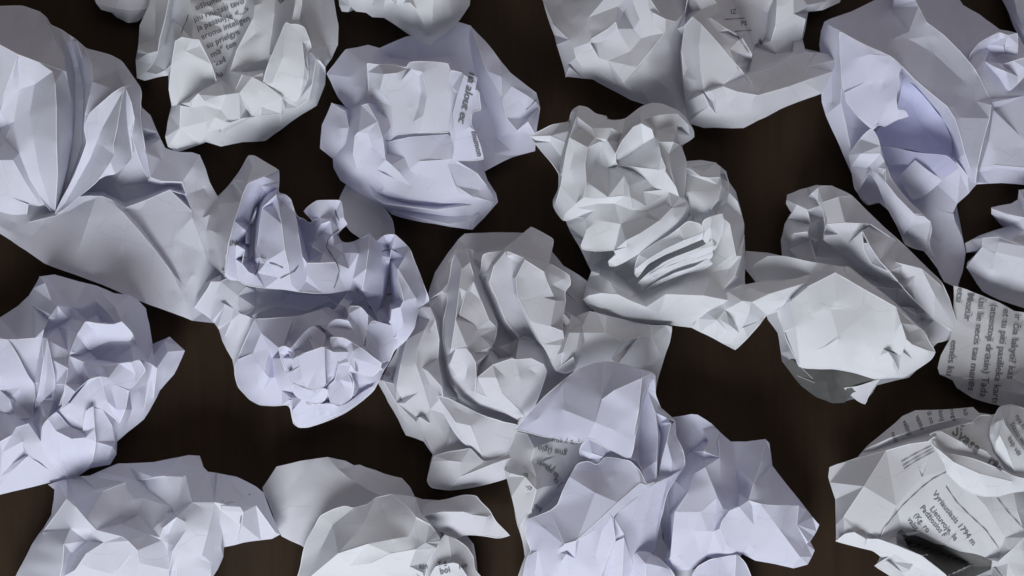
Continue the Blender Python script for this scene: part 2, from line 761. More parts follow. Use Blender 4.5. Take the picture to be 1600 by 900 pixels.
def stroke(parent, key, s, width, name='pen_line'):
    """a drawn or ruled line along x y pairs"""
    v = [float(t) for t in s.split()]
    pl = [(v[i], v[i + 1], 0.0) for i in range(0, len(v), 2)]
    pl = resample(pl, 3.0)
    V2, F = [], []
    for i, p in enumerate(pl):
        a = pl[max(0, i - 1)]; b = pl[min(len(pl) - 1, i + 1)]
        dx, dy = b[0] - a[0], b[1] - a[1]
        d = math.hypot(dx, dy) + 1e-9
        w = width * 0.5 * (0.85 + 0.3 * math.sin(i * 0.9))
        V2.append((p[0] - dy / d * w, p[1] + dx / d * w))
        V2.append((p[0] + dy / d * w, p[1] - dx / d * w))
        if i:
            k = 2 * i
            F.append((k - 2, k - 1, k + 1, k))
    return drape(parent, key, name, V2, F)


def dark_patch(parent, key, name, s, mat, jump=70, lift=1.5):
    """a dark printed area lying on the topmost sheet"""
    v = [float(t) for t in s.split()]
    poly = [(v[i], v[i + 1]) for i in range(0, len(v), 2)]
    P = [Vector(p) for p in poly]
    n = len(P)
    e = [(i, (i + 1) % n) for i in range(n)]
    xs = [p[0] for p in poly]; ys = [p[1] for p in poly]
    y = min(ys)
    while y < max(ys):
        x = min(xs)
        while x < max(xs):
            P.append(Vector((x + 0.37, y + 0.21)))
            x += 4
        y += 4
    vs, es, fs, ov, oe, of = delaunay_2d_cdt(P, e, [], 1, 0.01)
    o = drape(parent, key, name, [(q[0], q[1]) for q in vs], [tuple(f)[::-1] for f in fs], lift, jump)
    if o is not None:
        o.data.materials[0] = mat
    return o


def ball(key, name, label, mat, centre, layers, noise=1.0):
    """layers: (part name, kind, outline, [creases], options)"""
    t = thing(key, name, label, centre)
    for ly in layers:
        nm, kind, outl, cr = ly[:4]
        op = dict(ly[4]) if len(ly) > 4 else {}
        mm = M[op.pop('mat', mat)]
        op.setdefault('noise', noise)
        op['noise'] *= 0.8
        build_layer(t, key, nm, mm, kind, outl, cr, **op)
    return t

# ================================================================ left side of the table
A = ball('A', 'crumpled_paper_ball', 'large crumpled ball with deep vertical pleats and a broad grey sheet spread below it', 'cool', (110, 240), [
    ('spread_sheet', 'body',
     '-90 150 30 -40 60 40 0 40 40 60 50 40 120 75 40 190 100 40 215 150 45 222 168 45 235 180 40 246 206 38 258 231 40 275 237 44 300 238 48 312 242 48 322 265 44 328 285 42 342 310 40 356 340 38 362 400 30 350 470 36 335 505 38 300 501 42 250 482 46 215 469 46 160 445 44 105 425 42 70 412 40 30 385 36 0 365 32 -60 340 26',
     ['222 200 62 228 240 66 235 277 62 252 283 64 285 284 62 291 304 58',
      '226 215 18 230 285 12 252 291 12 280 291 14 284 304 14',
      '20 347 26 45 347 28 88 337 34 120 308 44 140 306 52 160 307 56 175 313 56 195 325 52 230 312 46 265 297 52 290 305 56',
      '88 326 10 122 301 10 160 299 10 195 316 10 230 304 10 264 289 12',
      '160 307 56 190 330 58 215 358 56 240 388 50 268 425 48 290 470 46',
      '150 310 54 140 340 56 125 385 50 110 424 43',
      '198 330 46 222 356 40 248 392 38 272 425 40',
      '265 297 52 300 330 58 330 360 50',
      '300 340 60 322 400 50 318 440 42 330 480 30',
      '270 425 40 300 430 50 345 440 40',
      '312 242 48 300 262 60 288 284 60'], {'noise': 0.7}),
    ('pleated_fold', 'sheet',
     '-60 30 60 -20 10 64 0 10 66 35 9 66 62 18 72 75 30 78 77 38 82 95 46 66 120 62 64 135 76 66 150 80 68 172 86 70 190 95 74 208 120 84 219 136 88 221 146 88 219 170 84 222 205 70 228 240 56 233 268 44 238 277 40 229 276 46 218 250 62 209 222 78 204 205 92 207 244 66 196 258 78 180 272 84 165 274 80 150 283 70 120 307 42 88 335 22 84 334 22 70 319 34 62 322 34 44 318 34 40 346 18 0 345 14 -60 340 12 -90 200 40',
     ['*-30 60 140 0 70 142 28 85 150 60 97 152 98 110 150',
      '62 18 72 72 34 96 84 60 124 98 110 150',
      '77 38 82 92 60 110 101 90 136 104 112 140',
      '36 40 100 60 36 92 75 33 82',
      '28 85 148 8 140 118 -5 180 96',
      '28 85 148 40 112 130 54 132 116 46 180 104 52 215 98 62 270 66 84 333 22',
      '82 112 156 86 130 164 88 165 162 88 220 142 90 270 98 86 332 24',
      '98 110 150 106 128 124 112 155 100 112 205 84 105 262 54 88 330 22',
      '100 62 80 112 90 50 119 125 22 119 170 10 117 210 8 109 262 8 92 322 12', '112 66 64 122 100 40 129 140 16 128 190 10 124 230 8 112 270 8',
      '120 64 72 128 90 74 134 130 78 134 165 86 131 195 88 136 215 84 139 224 80 120 268 48 89 332 20',
      '133 78 74 143 100 96 145 128 110 140 150 112 133 178 108',
      '195 135 152 176 148 140 160 166 126 148 190 112 141 210 98 126 250 66 89 333 20',
      '*195 135 152 190 160 150 182 200 142 176 225 132 172 252 112 150 282 76 121 306 42',
      '195 135 152 205 160 128 210 185 108 207 205 96',
      '197 140 138 197 170 118 200 205 92 206 243 68',
      '28 88 140 30 140 106 22 190 82 30 240 72 46 280 56 62 306 40 82 330 22',
      '0 175 84 12 195 60 0 200 52', '0 250 96 14 290 64 20 310 50 44 320 36',
      '20 250 84 40 285 60 62 318 36', '0 120 122 20 120 128'], {'noise': 0.45}),
    ('right_pleat', 'sheet',
     '195 134 164 189 158 164 183 200 158 177 225 148 179 242 136 171 256 128 151 284 94 121 309 60 90 337 32 85 335 32 117 272 70 136 222 102 131 200 108 139 178 124 154 164 140 175 146 154',
     ['188 150 158 160 200 124 140 250 84 100 320 36'], {'noise': 0.35}),
], 0.8)

B0 = ball('B0', 'crumpled_paper_ball', 'small dim ball cut by the top edge above the pleated ball', 'grey', (190, 0), [
    ('outer_sheet', 'body',
     '135 -40 40 150 5 36 158 15 32 175 20 28 182 27 22 200 36 18 215 34 18 232 20 24 238 0 32 235 -40 40 190 -70 40',
     ['150 5 36 180 12 44 205 16 40 232 12 34', '185 -30 60 180 12 44 182 27 22', '205 16 40 214 34 18'], {'noise': 0.7})])

B = ball('B', 'crumpled_paper_ball', 'crumpled printed page at the top left, text slanting upward and a white folded flap', 'white', (380, 90), [
    ('outer_sheet', 'body',
     '214 122 36 212 95 40 216 70 44 218 40 46 232 10 50 240 -30 50 300 -60 60 420 -60 60 500 -40 50 522 0 44 529 40 40 528 70 38 518 92 36 509 104 42 508 132 42 495 165 40 470 180 40 440 202 34 415 220 28 380 222 26 345 229 28 322 222 30 300 230 36 275 238 38 262 229 40 258 214 44 262 190 46 268 166 46 265 150 48 263 118 44 245 121 36 226 126 34',
     ['262 -30 100 264 0 104 258 30 100 250 60 90 247 79 80', '240 -20 60 243 30 56 243 60 60 246 78 78',
      '216 78 66 230 84 72 246 80 80', '222 78 60 236 88 62', '270 0 78 268 30 64 258 70 48 240 100 40 230 112 40',
      '247 80 78 236 100 52 228 112 42', '230 113 42 245 116 48 258 110 50 265 95 56',
      '274 64 118 284 58 126 300 61 128 311 62 124', '274 64 118 268 100 104 264 140 82 268 160 70 300 168 76',
      '311 62 124 330 100 116 338 125 104 336 130 98 300 150 90 276 164 70', '274 64 118 290 80 122 312 72 118',
      '296 0 108 303 30 112 311 62 120', '385 0 98 372 50 86 360 92 78 346 125 74 334 130 92',
      '415 -20 120 410 5 122 395 30 116 370 78 104 360 110 92 375 112 96 400 96 110 420 86 116',
      '430 -10 128 428 20 132 425 45 128 420 86 116', '420 86 116 415 108 90 385 112 92',
      '360 112 92 380 117 122 410 114 124 413 128 120', '378 117 122 368 140 118 352 148 110 340 150 112',
      '300 160 112 312 148 124 320 158 120 322 190 96 320 216 50', '300 168 108 296 160 118 310 146 126',
      '282 165 88 281 200 70 276 236 38', '320 165 104 345 172 92 360 190 92 375 186 104 410 180 108 440 178 92',
      '360 192 96 350 200 82 324 205 70', '394 120 130 396 150 124 395 178 106', '374 145 126 352 190 92',
      '345 203 58 390 182 84 436 182 76', '350 224 30 352 205 56 388 186 76', '436 182 70 418 205 44 400 222 28',
      '412 130 128 440 152 128 446 170 96 440 180 80',
      '480 85 116 487 82 124 500 95 120 508 106 100', '494 92 124 488 130 112 482 155 96 465 168 84 448 160 96',
      '500 100 110 498 130 92 492 155 70', '482 85 104 484 125 92 470 152 88 460 160 92',
      '480 0 74 476 25 66 486 60 56 490 78 54', '500 -10 66 508 40 58 510 70 50', '470 35 60 480 65 50 492 80 60'], {'noise': 0.9}),
    ('white_flap', 'sheet',
     '447 33 150 453 39 152 459 37 154 470 39 154 477 44 152 484 62 148 487 74 140 480 79 134 477 92 138 482 112 142 480 126 138 470 146 130 463 160 120 452 157 122 440 147 124 411 130 126 415 112 132 422 92 138 430 72 144 440 50 148',
     ['447 33 150 442 90 150 425 130 134', '472 66 152 476 100 150 474 125 144 462 158 122', '476 70 142 484 73 138'], {'noise': 0.5}),
    ('thin_strip', 'sheet', '464 -20 150 473 -20 150 471 10 146 466 38 150 456 38 148 461 8 150', [], {'noise': 0.2}),
], 0.9)
for txt, x, y, sz, a in (('aiškumo atmin', 306, 16, 15, -20), ('jau rinktasi tavo', 304, 34, 15, -20),
                         ('ja pasaulyje <...>', 309, 48, 15, -20), ('aroma inteligen', 316, 62, 15, -22),
                         ('su prielgyn', 324, 76, 15, -24), ('mąˮ ten', 331, 90, 15, -26),
                         ('kad', 338, 104, 15, -28), ('du', 338, 124, 15, -30)):
    lettering(B, 'B', txt, x, y, sz, a, 0.12)
stroke(B, 'B', '294 23 291 33 287 41 283 52', 1.2, 'printed_edge_line')
lettering(B, 'B', 'lai', 438, 6, 14, -40, 0.1)

C = ball('C', 'crumpled_paper_ball', 'small bright white ball hanging in from the top edge', 'white', (640, -5), [
    ('outer_sheet', 'body',
     '525 -50 40 528 -10 42 530 8 42 534 18 38 544 19 36 548 10 44 556 18 40 572 20 38 582 27 34 600 28 36 622 42 42 640 55 46 660 68 50 672 71 52 686 60 54 712 40 54 734 8 52 740 -40 50 640 -90 50',
     ['548 -40 100 545 -10 86 547 10 44', '560 -30 90 556 -5 70 560 18 40', '605 -40 110 602 0 100 600 14 84 598 27 38',
      '605 -5 104 620 8 102 640 -6 112', '620 -10 112 612 0 92 622 12 88 630 4 104', '638 -30 124 640 4 118 646 18 100 655 34 80 663 66 52',
      '640 4 118 650 14 112 662 36 96 671 70 54', '680 -30 130 676 20 112 674 50 80', '700 -20 118 705 20 84 712 39 54',
      '590 -20 84 580 10 60 585 26 36'], {'noise': 1.0})], 0.9)

Dd = ball('D', 'crumpled_paper_ball', 'lavender ball with a folded strip printed in large letters on top', 'lav', (670, 210), [
    ('outer_sheet', 'body',
     '510 115 44 540 77 50 575 70 54 593 75 56 635 57 52 690 50 50 715 34 52 735 40 58 760 66 62 782 95 64 797 113 62 838 145 52 844 168 46 838 212 38 836 236 32 800 246 28 757 268 28 762 282 40 775 302 46 778 316 46 757 340 40 738 359 34 690 352 36 640 343 40 612 335 46 596 320 44 562 302 42 532 282 42 521 262 44 520 248 46 500 232 52 503 195 60 518 161 66 545 172 52 528 152 44',
     ['575 70 54 580 85 66 575 100 76', '593 75 56 610 90 34 635 93 30', '635 57 52 645 78 36 655 90 28 700 88 26',
      '735 40 58 733 60 40 737 90 28 745 125 22 762 170 18 775 215 16', '735 40 58 750 80 72 760 110 70 784 150 62 788 185 48 808 205 40',
      '782 95 64 783 120 74 785 150 70 800 135 66 838 146 52', '785 155 62 792 185 56 808 204 58 825 190 60 842 168 46',
      '825 150 62 824 170 54 838 160 54', '808 204 58 822 185 46 838 212 38', '745 210 26 770 240 24 800 244 26',
      '575 100 80 570 140 84 578 160 90 590 165 88', '512 116 44 545 120 68 572 110 78', '545 172 52 565 162 82 578 160 88',
      '518 161 66 540 175 84 545 200 92 540 225 84 520 247 48', '545 200 92 565 165 116 574 162 122 590 190 130 598 215 132 602 250 120',
      '555 212 120 560 206 128 575 208 130 600 248 124', '555 212 120 552 240 110 558 262 96 575 268 96 600 272 104',
      '600 248 116 612 258 110 625 270 104', '575 268 96 600 290 92 620 302 88', '575 208 122 582 230 112 600 248 112',
      '604 222 102 640 214 106 700 210 106', '604 220 100 605 240 96 632 246 98 640 265 96 650 275 88 665 250 104 700 210 112',
      '640 265 96 675 280 92 676 292 88', '655 252 104 690 250 108 708 248 110 712 250 108', '708 215 112 712 235 112 708 250 110',
      '676 292 88 712 290 92 712 250 102', '712 255 100 745 270 84 760 290 66 776 314 46',
      '712 290 92 735 305 80 770 315 52', '575 285 74 590 300 62 610 310 58 640 318 56 690 322 56 720 318 58 765 314 56',
      '560 290 54 585 308 66 600 318 72 630 322 76 680 328 74 770 317 52', '598 300 78 640 308 80 690 312 80 740 308 76',
      '610 326 52 650 332 48 700 338 46 735 344 46 748 332 46', '612 330 54 650 340 56 700 350 50 733 358 40', '760 318 52 745 336 50 737 357 36'], {'noise': 0.8}),
    ('folded_strip', 'sheet',
     '573 98 118 592 101 122 610 100 126 636 106 130 639 97 138 670 96 140 701 99 138 702 109 136 716 113 132 712 150 128 708 180 122 704 206 116 660 208 116 620 210 114 606 220 108 600 205 110 598 180 110 588 158 106 577 150 102 575 125 108',
     ['592 101 122 600 116 134 594 140 126 612 165 122 614 208 114', '600 116 134 620 114 134 637 108 128',
      '642 108 138 655 120 132 658 145 122 652 172 118 640 168 122', '660 112 142 668 150 134 662 180 126 656 207 117',
      '702 109 136 700 140 132 703 170 124 703 206 116'], {'noise': 0.25, 'mat': 'cool'}),
    ('printed_strip', 'sheet',
     '704 109 138 722 114 142 746 121 144 742 140 142 749 143 134 752 172 128 738 174 132 736 196 130 742 204 128 750 225 122 756 249 114 738 251 114 706 252 112 710 230 120 703 205 124 706 175 128 712 145 134 701 125 134',
     ['726 117 146 716 145 142 708 178 136 712 202 130 720 250 114', '734 198 132 724 204 130'], {'noise': 0.25, 'label': 'narrow strip with a line of large italic print'}),
    ('hanging_flap', 'sheet',
     '545 282 28 563 296 40 590 311 48 600 325 56 609 337 60 614 346 60 617 367 52 600 364 44 588 376 30 566 374 22 548 362 18 535 345 16 530 312 22',
     ['563 296 40 580 320 36 595 345 40 604 364 46', '609 337 60 604 345 52 614 366 52'], {'noise': 0.5, 'mat': 'grey'}),
], 0.8)
lettering(Dd, 'D', 'na alout ec', 734, 112, 21, 103, 0.25, 0.25, 1.0)
lettering(Dd, 'D', 'mumon', 736, 206, 15, 76, 0.2, 0.25)
stroke(Dd, 'D', '838 155 830 165 822 172', 1.0, 'crease_line')

E = ball('E', 'crumpled_paper_ball', 'lavender ball with pen scribbles above and a rose-like twist of paper below', 'lav', (480, 470), [
    ('outer_sheet', 'body',
     '304 356 20 315 332 24 342 312 28 360 292 30 388 250 36 430 280 40 436 300 40 462 340 36 480 350 30 500 340 30 520 372 20 545 384 20 600 368 40 636 392 40 658 440 42 668 468 44 655 482 44 648 510 46 616 546 46 606 566 44 584 610 40 564 625 34 540 645 32 500 655 30 470 655 30 450 630 34 405 630 34 372 600 34 368 585 36 363 562 36 347 532 36 342 515 34 335 505 36 320 492 38 304 481 40 307 466 44 320 442 46 348 428 40 330 415 30 312 392 24',
     ['304 481 40 325 450 74 330 440 78 345 430 70', '330 492 46 336 460 70 345 440 78 375 425 80',
      '332 500 44 350 475 78 372 462 86 385 448 84', '350 480 76 340 512 42', '362 500 72 352 525 44 375 490 80 400 480 60',
      '400 455 50 450 460 46 510 462 46 520 470 50', '400 490 74 430 478 66 480 485 66 515 470 66', '370 530 50 390 495 66'], {'noise': 1.0, 'mat': 'cool'}),
    ('shell_fold', 'sheet',
     '300 356 26 305 342 26 314 328 30 328 318 34 340 308 36 358 290 38 374 268 46 388 243 58 397 243 60 420 257 74 436 266 88 412 276 112 387 286 128 380 302 128 366 345 128 357 380 124 351 427 100 350 432 92 358 437 84 340 420 64 326 405 48 312 392 36 302 370 28',
     ['358 290 38 366 284 80 387 286 128', '397 243 60 395 262 90 387 284 124', '318 340 56 330 360 72 340 390 72 350 420 80',
      '343 318 74 346 345 92 340 365 94 346 385 100 352 400 112', '328 335 60 322 360 56 330 390 54'], {'noise': 0.7, 'mat': 'grey'}),
    ('scribbled_fold', 'sheet',
     '387 286 124 412 276 108 436 266 86 436 285 98 434 302 112 446 304 128 455 312 128 461 332 122 466 340 98 474 341 76 484 350 66 490 346 74 474 330 84 482 322 90 495 313 96 533 313 100 536 330 104 536 340 106 543 350 104 534 358 92 527 366 84 534 379 78 545 380 88 553 378 94 566 372 112 578 365 128 588 378 112 600 367 104 617 366 104 630 378 112 641 390 116 655 425 106 663 448 92 671 470 78 655 480 84 650 498 90 648 512 88 632 534 78 615 548 66 602 530 78 594 505 66 585 488 62 575 470 76 560 456 92 547 453 108 530 456 114 516 458 116 490 458 116 467 456 114 440 452 108 414 450 100 386 446 88 372 438 86 360 438 82 351 430 92 351 427 98 357 380 120 366 345 124 380 302 124',
     ['408 300 84 398 325 60 390 350 50 384 380 60 378 405 84', '417 303 70 404 318 40 397 350 34 393 385 36 394 410 60 402 427 92',
      '400 330 96 384 360 100 382 390 104 378 412 100 388 425 98', '351 400 110 368 405 96 385 425 96 400 430 96',
      '432 304 140 420 315 138 410 325 120 406 350 116 402 385 118 406 400 124 414 412 128',
      '415 312 110 425 318 118 440 318 122 455 314 126', '432 306 140 440 350 150 445 390 146 450 410 140 455 445 122',
      '461 332 122 466 365 128 472 400 124 477 420 116 478 440 112', '466 345 60 476 380 44 483 408 70',
      '480 411 122 500 411 120 523 410 116', '480 411 122 480 430 120 476 456 116', '523 411 116 528 425 118 524 440 118 518 457 116',
      '490 344 90 496 360 86 492 378 78 488 386 84 505 396 92 522 408 104', '533 313 100 520 340 90 528 355 94', '502 350 100 516 345 108 536 340 106',
      '495 313 96 500 340 96 504 362 82 492 384 80', '510 375 96 520 368 104 530 360 92', '522 408 104 535 395 104 545 382 92',
      '548 395 122 545 420 122 540 452 110', '578 365 130 576 390 148 572 420 148 566 452 120', '588 378 112 597 400 100 600 430 84 598 460 76 590 485 64',
      '600 367 104 606 385 70 610 405 52 608 440 34 606 470 22 604 492 18', '617 366 104 612 390 90 608 410 84',
      '641 390 116 632 402 128 620 420 130 622 435 132 628 455 134 631 470 132 626 480 126 612 484 116 604 492 106 610 500 104 630 505 108',
      '622 420 132 640 450 128 650 465 118 652 480 92', '650 400 112 660 445 100', '630 505 108 620 525 92 606 535 80'], {'noise': 0.6}),
    ('twisted_rose', 'sheet',
     '367 585 40 366 575 44 372 560 52 384 530 66 398 498 84 430 497 92 465 494 100 490 487 104 512 480 104 522 487 98 530 475 104 545 455 96 552 470 84 545 477 106 562 480 110 575 492 108 590 505 96 608 506 84 622 515 80 635 530 70 616 547 60 608 566 54 600 578 50 584 610 42 566 626 38 540 645 34 510 658 32 480 668 30 466 668 30 458 662 32 456 650 40 455 640 46 450 632 52 430 634 48 405 633 42 390 625 38 372 605 38',
     ['398 498 84 408 520 92 420 545 90 412 580 84 410 610 60 405 632 42', '372 562 56 395 552 82 402 568 84 404 600 66',
      '385 530 66 395 552 82 420 545 90', '420 590 78 425 560 76 440 545 92 456 500 104', '436 544 128 446 541 132 458 545 130 480 520 126 492 508 122 500 515 118',
      '436 544 128 440 560 124 446 580 118 460 600 104', '425 560 76 428 590 66 440 610 60 460 615 64', '458 545 130 470 555 128 500 543 132 512 540 136',
      '456 560 136 462 556 140 470 570 136 468 585 132 456 592 126', '470 562 138 490 547 148 508 544 150', '508 544 150 508 570 146 507 602 128',
      '456 592 126 475 602 132 495 606 130 507 602 128', '475 602 132 480 610 126 488 612 124 506 604 126', '460 600 108 475 620 112 495 630 106 510 630 100 512 612 118 507 603 128',
      '455 622 72 470 615 84 480 625 92 495 632 96', '508 544 150 520 550 150 526 565 142 520 590 132 512 612 118', '520 545 142 560 550 138 590 570 104 598 577 80',
      '552 550 140 548 570 136 555 580 128', '512 540 136 530 530 132 562 545 134', '542 580 124 550 598 112 548 615 88 525 630 78',
      '542 580 118 560 582 110 590 580 74', '553 582 96 560 600 70 575 600 56', '458 640 74 480 632 92 515 632 88 530 625 80', '456 648 50 470 660 46 495 650 50 520 632 60',
      '480 660 40 520 650 44 555 630 46', '505 630 84 520 625 64 545 630 50', '500 508 124 512 518 120 510 530 118 504 540 124', '505 516 112 520 505 116 535 500 112 545 508 118',
      '520 498 96 535 495 92 540 480 106', '545 478 106 548 500 124 542 520 130', '562 482 110 572 510 112 570 540 116', '590 505 96 595 530 88 600 560 66',
      '457 497 102 460 512 98 452 530 100', '460 512 104 480 505 112 500 498 112'], {'noise': 0.6}),
    ('petal_fold', 'sheet', '509 513 128 518 502 134 526 498 136 544 501 138 546 478 126 563 479 126 575 492 124 574 513 122 566 541 126 541 530 136 520 524 134 510 523 124',
     ['526 498 136 530 512 128 520 524 134', '544 501 138 552 515 128 541 530 136', '563 480 126 560 510 118 566 541 126'], {'noise': 0.2}),
    ('petal_fold', 'sheet', '572 513 116 582 500 112 594 504 106 616 510 94 620 530 86 610 560 82 597 568 90 572 544 118',
     ['594 504 108 590 535 94 597 567 92', '572 513 116 590 535 94'], {'noise': 0.2}),
    ('petal_fold', 'sheet', '451 624 68 473 628 90 495 632 100 516 630 96 529 636 88 541 631 82 562 616 66 585 602 56 580 612 50 566 626 46 538 642 46 498 660 42 470 669 40 457 656 50 454 638 62',
     ['473 628 90 468 645 66 468 667 42', '529 636 88 510 645 56 480 660 46', '495 632 100 500 648 60'], {'noise': 0.2}),
    ('petal_fold', 'sheet', '435 543 134 445 540 142 454 546 138 468 528 136 482 513 134 491 509 132 509 523 126 505 541 132 479 544 128 463 554 126 457 566 122 448 584 114 439 560 128',
     ['445 540 142 450 556 122 448 582 116', '482 513 134 484 543 124', '454 546 138 464 553 124'], {'noise': 0.2}),
    ('petal_fold', 'sheet', '457 598 124 474 606 136 491 612 140 504 606 140 513 609 134 508 625 118 495 633 110 467 623 104 458 614 112',
     ['474 606 136 472 622 108', '504 606 140 496 618 120 495 631 110'], {'noise': 0.2}),
    ('petal_fold', 'sheet', '516 526 142 538 528 144 562 542 138 597 568 112 590 582 100 579 589 96 560 584 108 547 581 118 554 600 104 549 622 88 529 636 96 516 629 110 510 606 128 524 594 134 529 569 142 518 545 146',
     ['552 548 146 546 565 142 556 582 112', '547 581 120 538 600 110 529 634 96', '529 569 142 545 572 136', '538 528 144 532 552 138', '556 560 138 590 572 112'], {'noise': 0.2}),
    ('petal_fold', 'sheet', '507 541 152 516 546 142 526 557 138 527 572 132 522 584 132 509 604 136 508 575 146', ['512 548 146 516 570 130 511 598 134'], {'noise': 0.1}),
    ('petal_fold', 'sheet', '449 582 128 459 578 138 455 566 140 460 559 148 467 554 152 490 547 158 507 541 160 508 572 156 508 603 144 491 611 142 479 606 138 464 600 130 452 594 124',
     ['467 556 154 470 572 150 459 579 140', '470 572 150 472 590 146 464 600 132', '490 547 158 494 580 150 491 610 142'], {'noise': 0.1}),
], 0.8)
lettering(E, 'E', 'INC', 358, 384, 13, 0, 0.25, 0.2)
for s in ('404 401 410 402 416 404', '421 411 432 414 442 419', '438 435 452 428 460 424 466 416', '371 403 378 403 385 402',
          '405 408 403 420 398 430', '530 358 520 365 512 375 510 386 518 398 526 410 530 424 526 440 522 450',
          '597 393 605 390 612 389 620 393', '523 328 526 338 530 345', '604 461 612 459 620 462 626 464', '580 472 576 478 582 484'):
    stroke(E, 'E', s, 1.5)

P = ball('P', 'crumpled_paper_ball', 'tightly crumpled ball at the left edge with many small folds', 'lav', (110, 600), [
    ('outer_sheet', 'body',
     '-40 500 36 0 496 40 28 478 46 45 462 52 58 440 58 62 432 60 85 429 62 110 436 60 150 446 56 178 458 54 200 460 60 215 468 60 228 482 54 233 505 48 238 535 44 240 556 44 252 540 46 265 526 46 289 548 44 272 585 42 250 610 42 240 630 40 225 655 36 200 675 34 183 690 34 182 710 36 172 726 34 140 732 36 120 745 34 108 748 32 70 756 28 20 768 22 0 773 20 -40 770 20 -70 640 30',
     ['62 432 60 70 442 92 80 470 96 90 478 108 80 492 116 68 515 118 66 526 114', '90 478 108 76 498 92 68 520 84',
      '75 436 70 90 455 76 115 480 72 135 500 66', '68 520 80 90 510 72 110 498 70 130 502 84', '76 496 100 90 494 92 105 496 82 115 502 78',
      '150 470 84 165 484 104 178 500 114 190 502 120 178 506 112', '150 470 84 152 490 72 160 502 82 178 506 110', '165 465 84 180 480 110 190 502 122',
      '200 462 66 195 490 108 190 505 118', '133 503 122 150 505 124 178 506 120', '133 503 122 122 520 122 112 545 124 106 575 124 104 600 122 92 635 110',
      '133 503 122 150 520 108 140 545 92 140 550 88', '190 505 118 170 530 96 140 546 88', '106 548 110 130 555 94 150 562 90 180 567 90',
      '140 548 90 155 562 70 180 566 78', '178 545 84 200 535 100 208 523 104 214 540 88 232 562 60', '200 535 100 180 560 80', 
      '106 560 112 115 575 98 130 595 88 128 605 86 110 625 88 94 635 96', '108 555 112 130 565 104 160 572 106 180 568 108 160 585 112 130 605 118 110 630 120',
      '66 526 104 72 530 118 78 560 116 86 600 106 82 622 92', '0 528 92 30 530 96 55 528 98 66 528 100', '12 530 96 30 560 92 46 590 84 54 600 78 52 640 58',
      '72 530 118 60 560 84 52 600 66', '86 600 100 80 615 82 62 625 74 55 640 56', '86 602 96 92 630 82 88 645 70', '52 600 84 56 635 80 52 660 66',
      '155 585 124 160 600 122 165 625 118 160 640 112', '155 585 124 140 592 124 118 610 122 108 625 118 90 642 112', '180 570 116 210 565 112 220 562 104 226 580 92 210 602 92 202 610 94',
      '220 562 104 238 570 78 230 600 60 205 612 84', '155 588 122 175 600 116 200 610 108 196 640 92 186 660 70 183 680 48', '202 612 80 206 640 60 196 670 44', '238 570 78 242 556 48', '242 556 52 262 550 66 288 548 46', '245 575 74 240 620 50', '240 556 60 236 590 64 225 640 48',
      '90 642 112 95 650 100 108 668 92 130 678 92 132 670 100 130 674 92', '90 642 112 120 655 104 134 640 112 142 635 110', '132 674 96 134 686 90 112 688 96',
      '142 636 112 148 650 108 150 690 92 145 720 56 130 738 40', '160 640 104 175 665 84 180 690 52', '150 695 80 176 698 62 170 715 50 145 726 46',
      '74 655 112 68 665 112 64 690 102 72 710 84 88 730 60 108 747 34', '74 655 112 85 672 104 100 685 102 130 690 98 145 700 80', '25 668 96 45 662 100 72 656 110',
      '25 668 96 35 690 100 45 712 92 64 725 66', '0 690 86 18 680 92 28 674 96', '0 760 40 20 735 60 42 714 92 55 720 80 76 735 54', '0 745 50 18 725 60 38 712 70', '0 640 52 25 640 50 40 660 60'], {'noise': 0.6}),
    ('upper_fold', 'sheet', '133 502 132 150 505 136 178 507 132 190 502 134 208 522 114 204 532 108 170 533 104 150 541 98 140 548 96 134 540 106 128 530 118 120 524 130',
     ['133 502 132 150 520 116 142 546 96', '178 507 132 165 530 108'], {'noise': 0.25}),
    ('middle_fold', 'sheet', '108 556 118 130 566 112 160 573 114 200 566 124 218 562 120 228 578 104 212 600 104 202 610 104 196 640 98 186 662 78 168 628 122 158 588 132 140 592 132 118 612 128 96 638 114 102 600 126',
     ['160 573 120 156 588 134', '108 556 118 128 600 104 118 612 126', '158 588 134 185 604 118 202 611 106', '205 566 124 212 585 112 202 609 106', '170 590 128 182 640 106'], {'noise': 0.3}),
    ('side_fold', 'sheet', '66 527 112 74 529 126 80 560 122 86 590 116 86 608 102 70 622 86 58 638 70 56 628 76 62 600 96 68 565 110',
     ['74 529 126 74 580 108 68 618 86'], {'noise': 0.25}),
    ('lower_bowl', 'sheet', '74 655 122 88 643 122 96 652 108 110 668 98 130 676 96 134 642 120 146 634 118 150 690 102 144 722 64 128 740 46 108 748 40 88 730 68 70 708 92 64 688 110 66 666 120',
     ['76 656 122 88 674 112 112 686 108 134 684 104 148 668 106', '88 674 112 96 710 84 110 745 42', '112 686 108 122 720 76 126 738 48'], {'noise': 0.3}),
    ('left_curl', 'sheet', '-40 540 70 0 530 92 12 530 96 28 556 96 46 590 90 54 600 84 54 620 76 50 652 62 30 655 66 0 640 60 -40 640 60',
     ['0 600 66 25 625 60 48 650 62', '12 530 96 10 570 84 0 590 74', '0 610 62 15 625 72 22 645 62'], {'noise': 0.5}),
], 0.7)

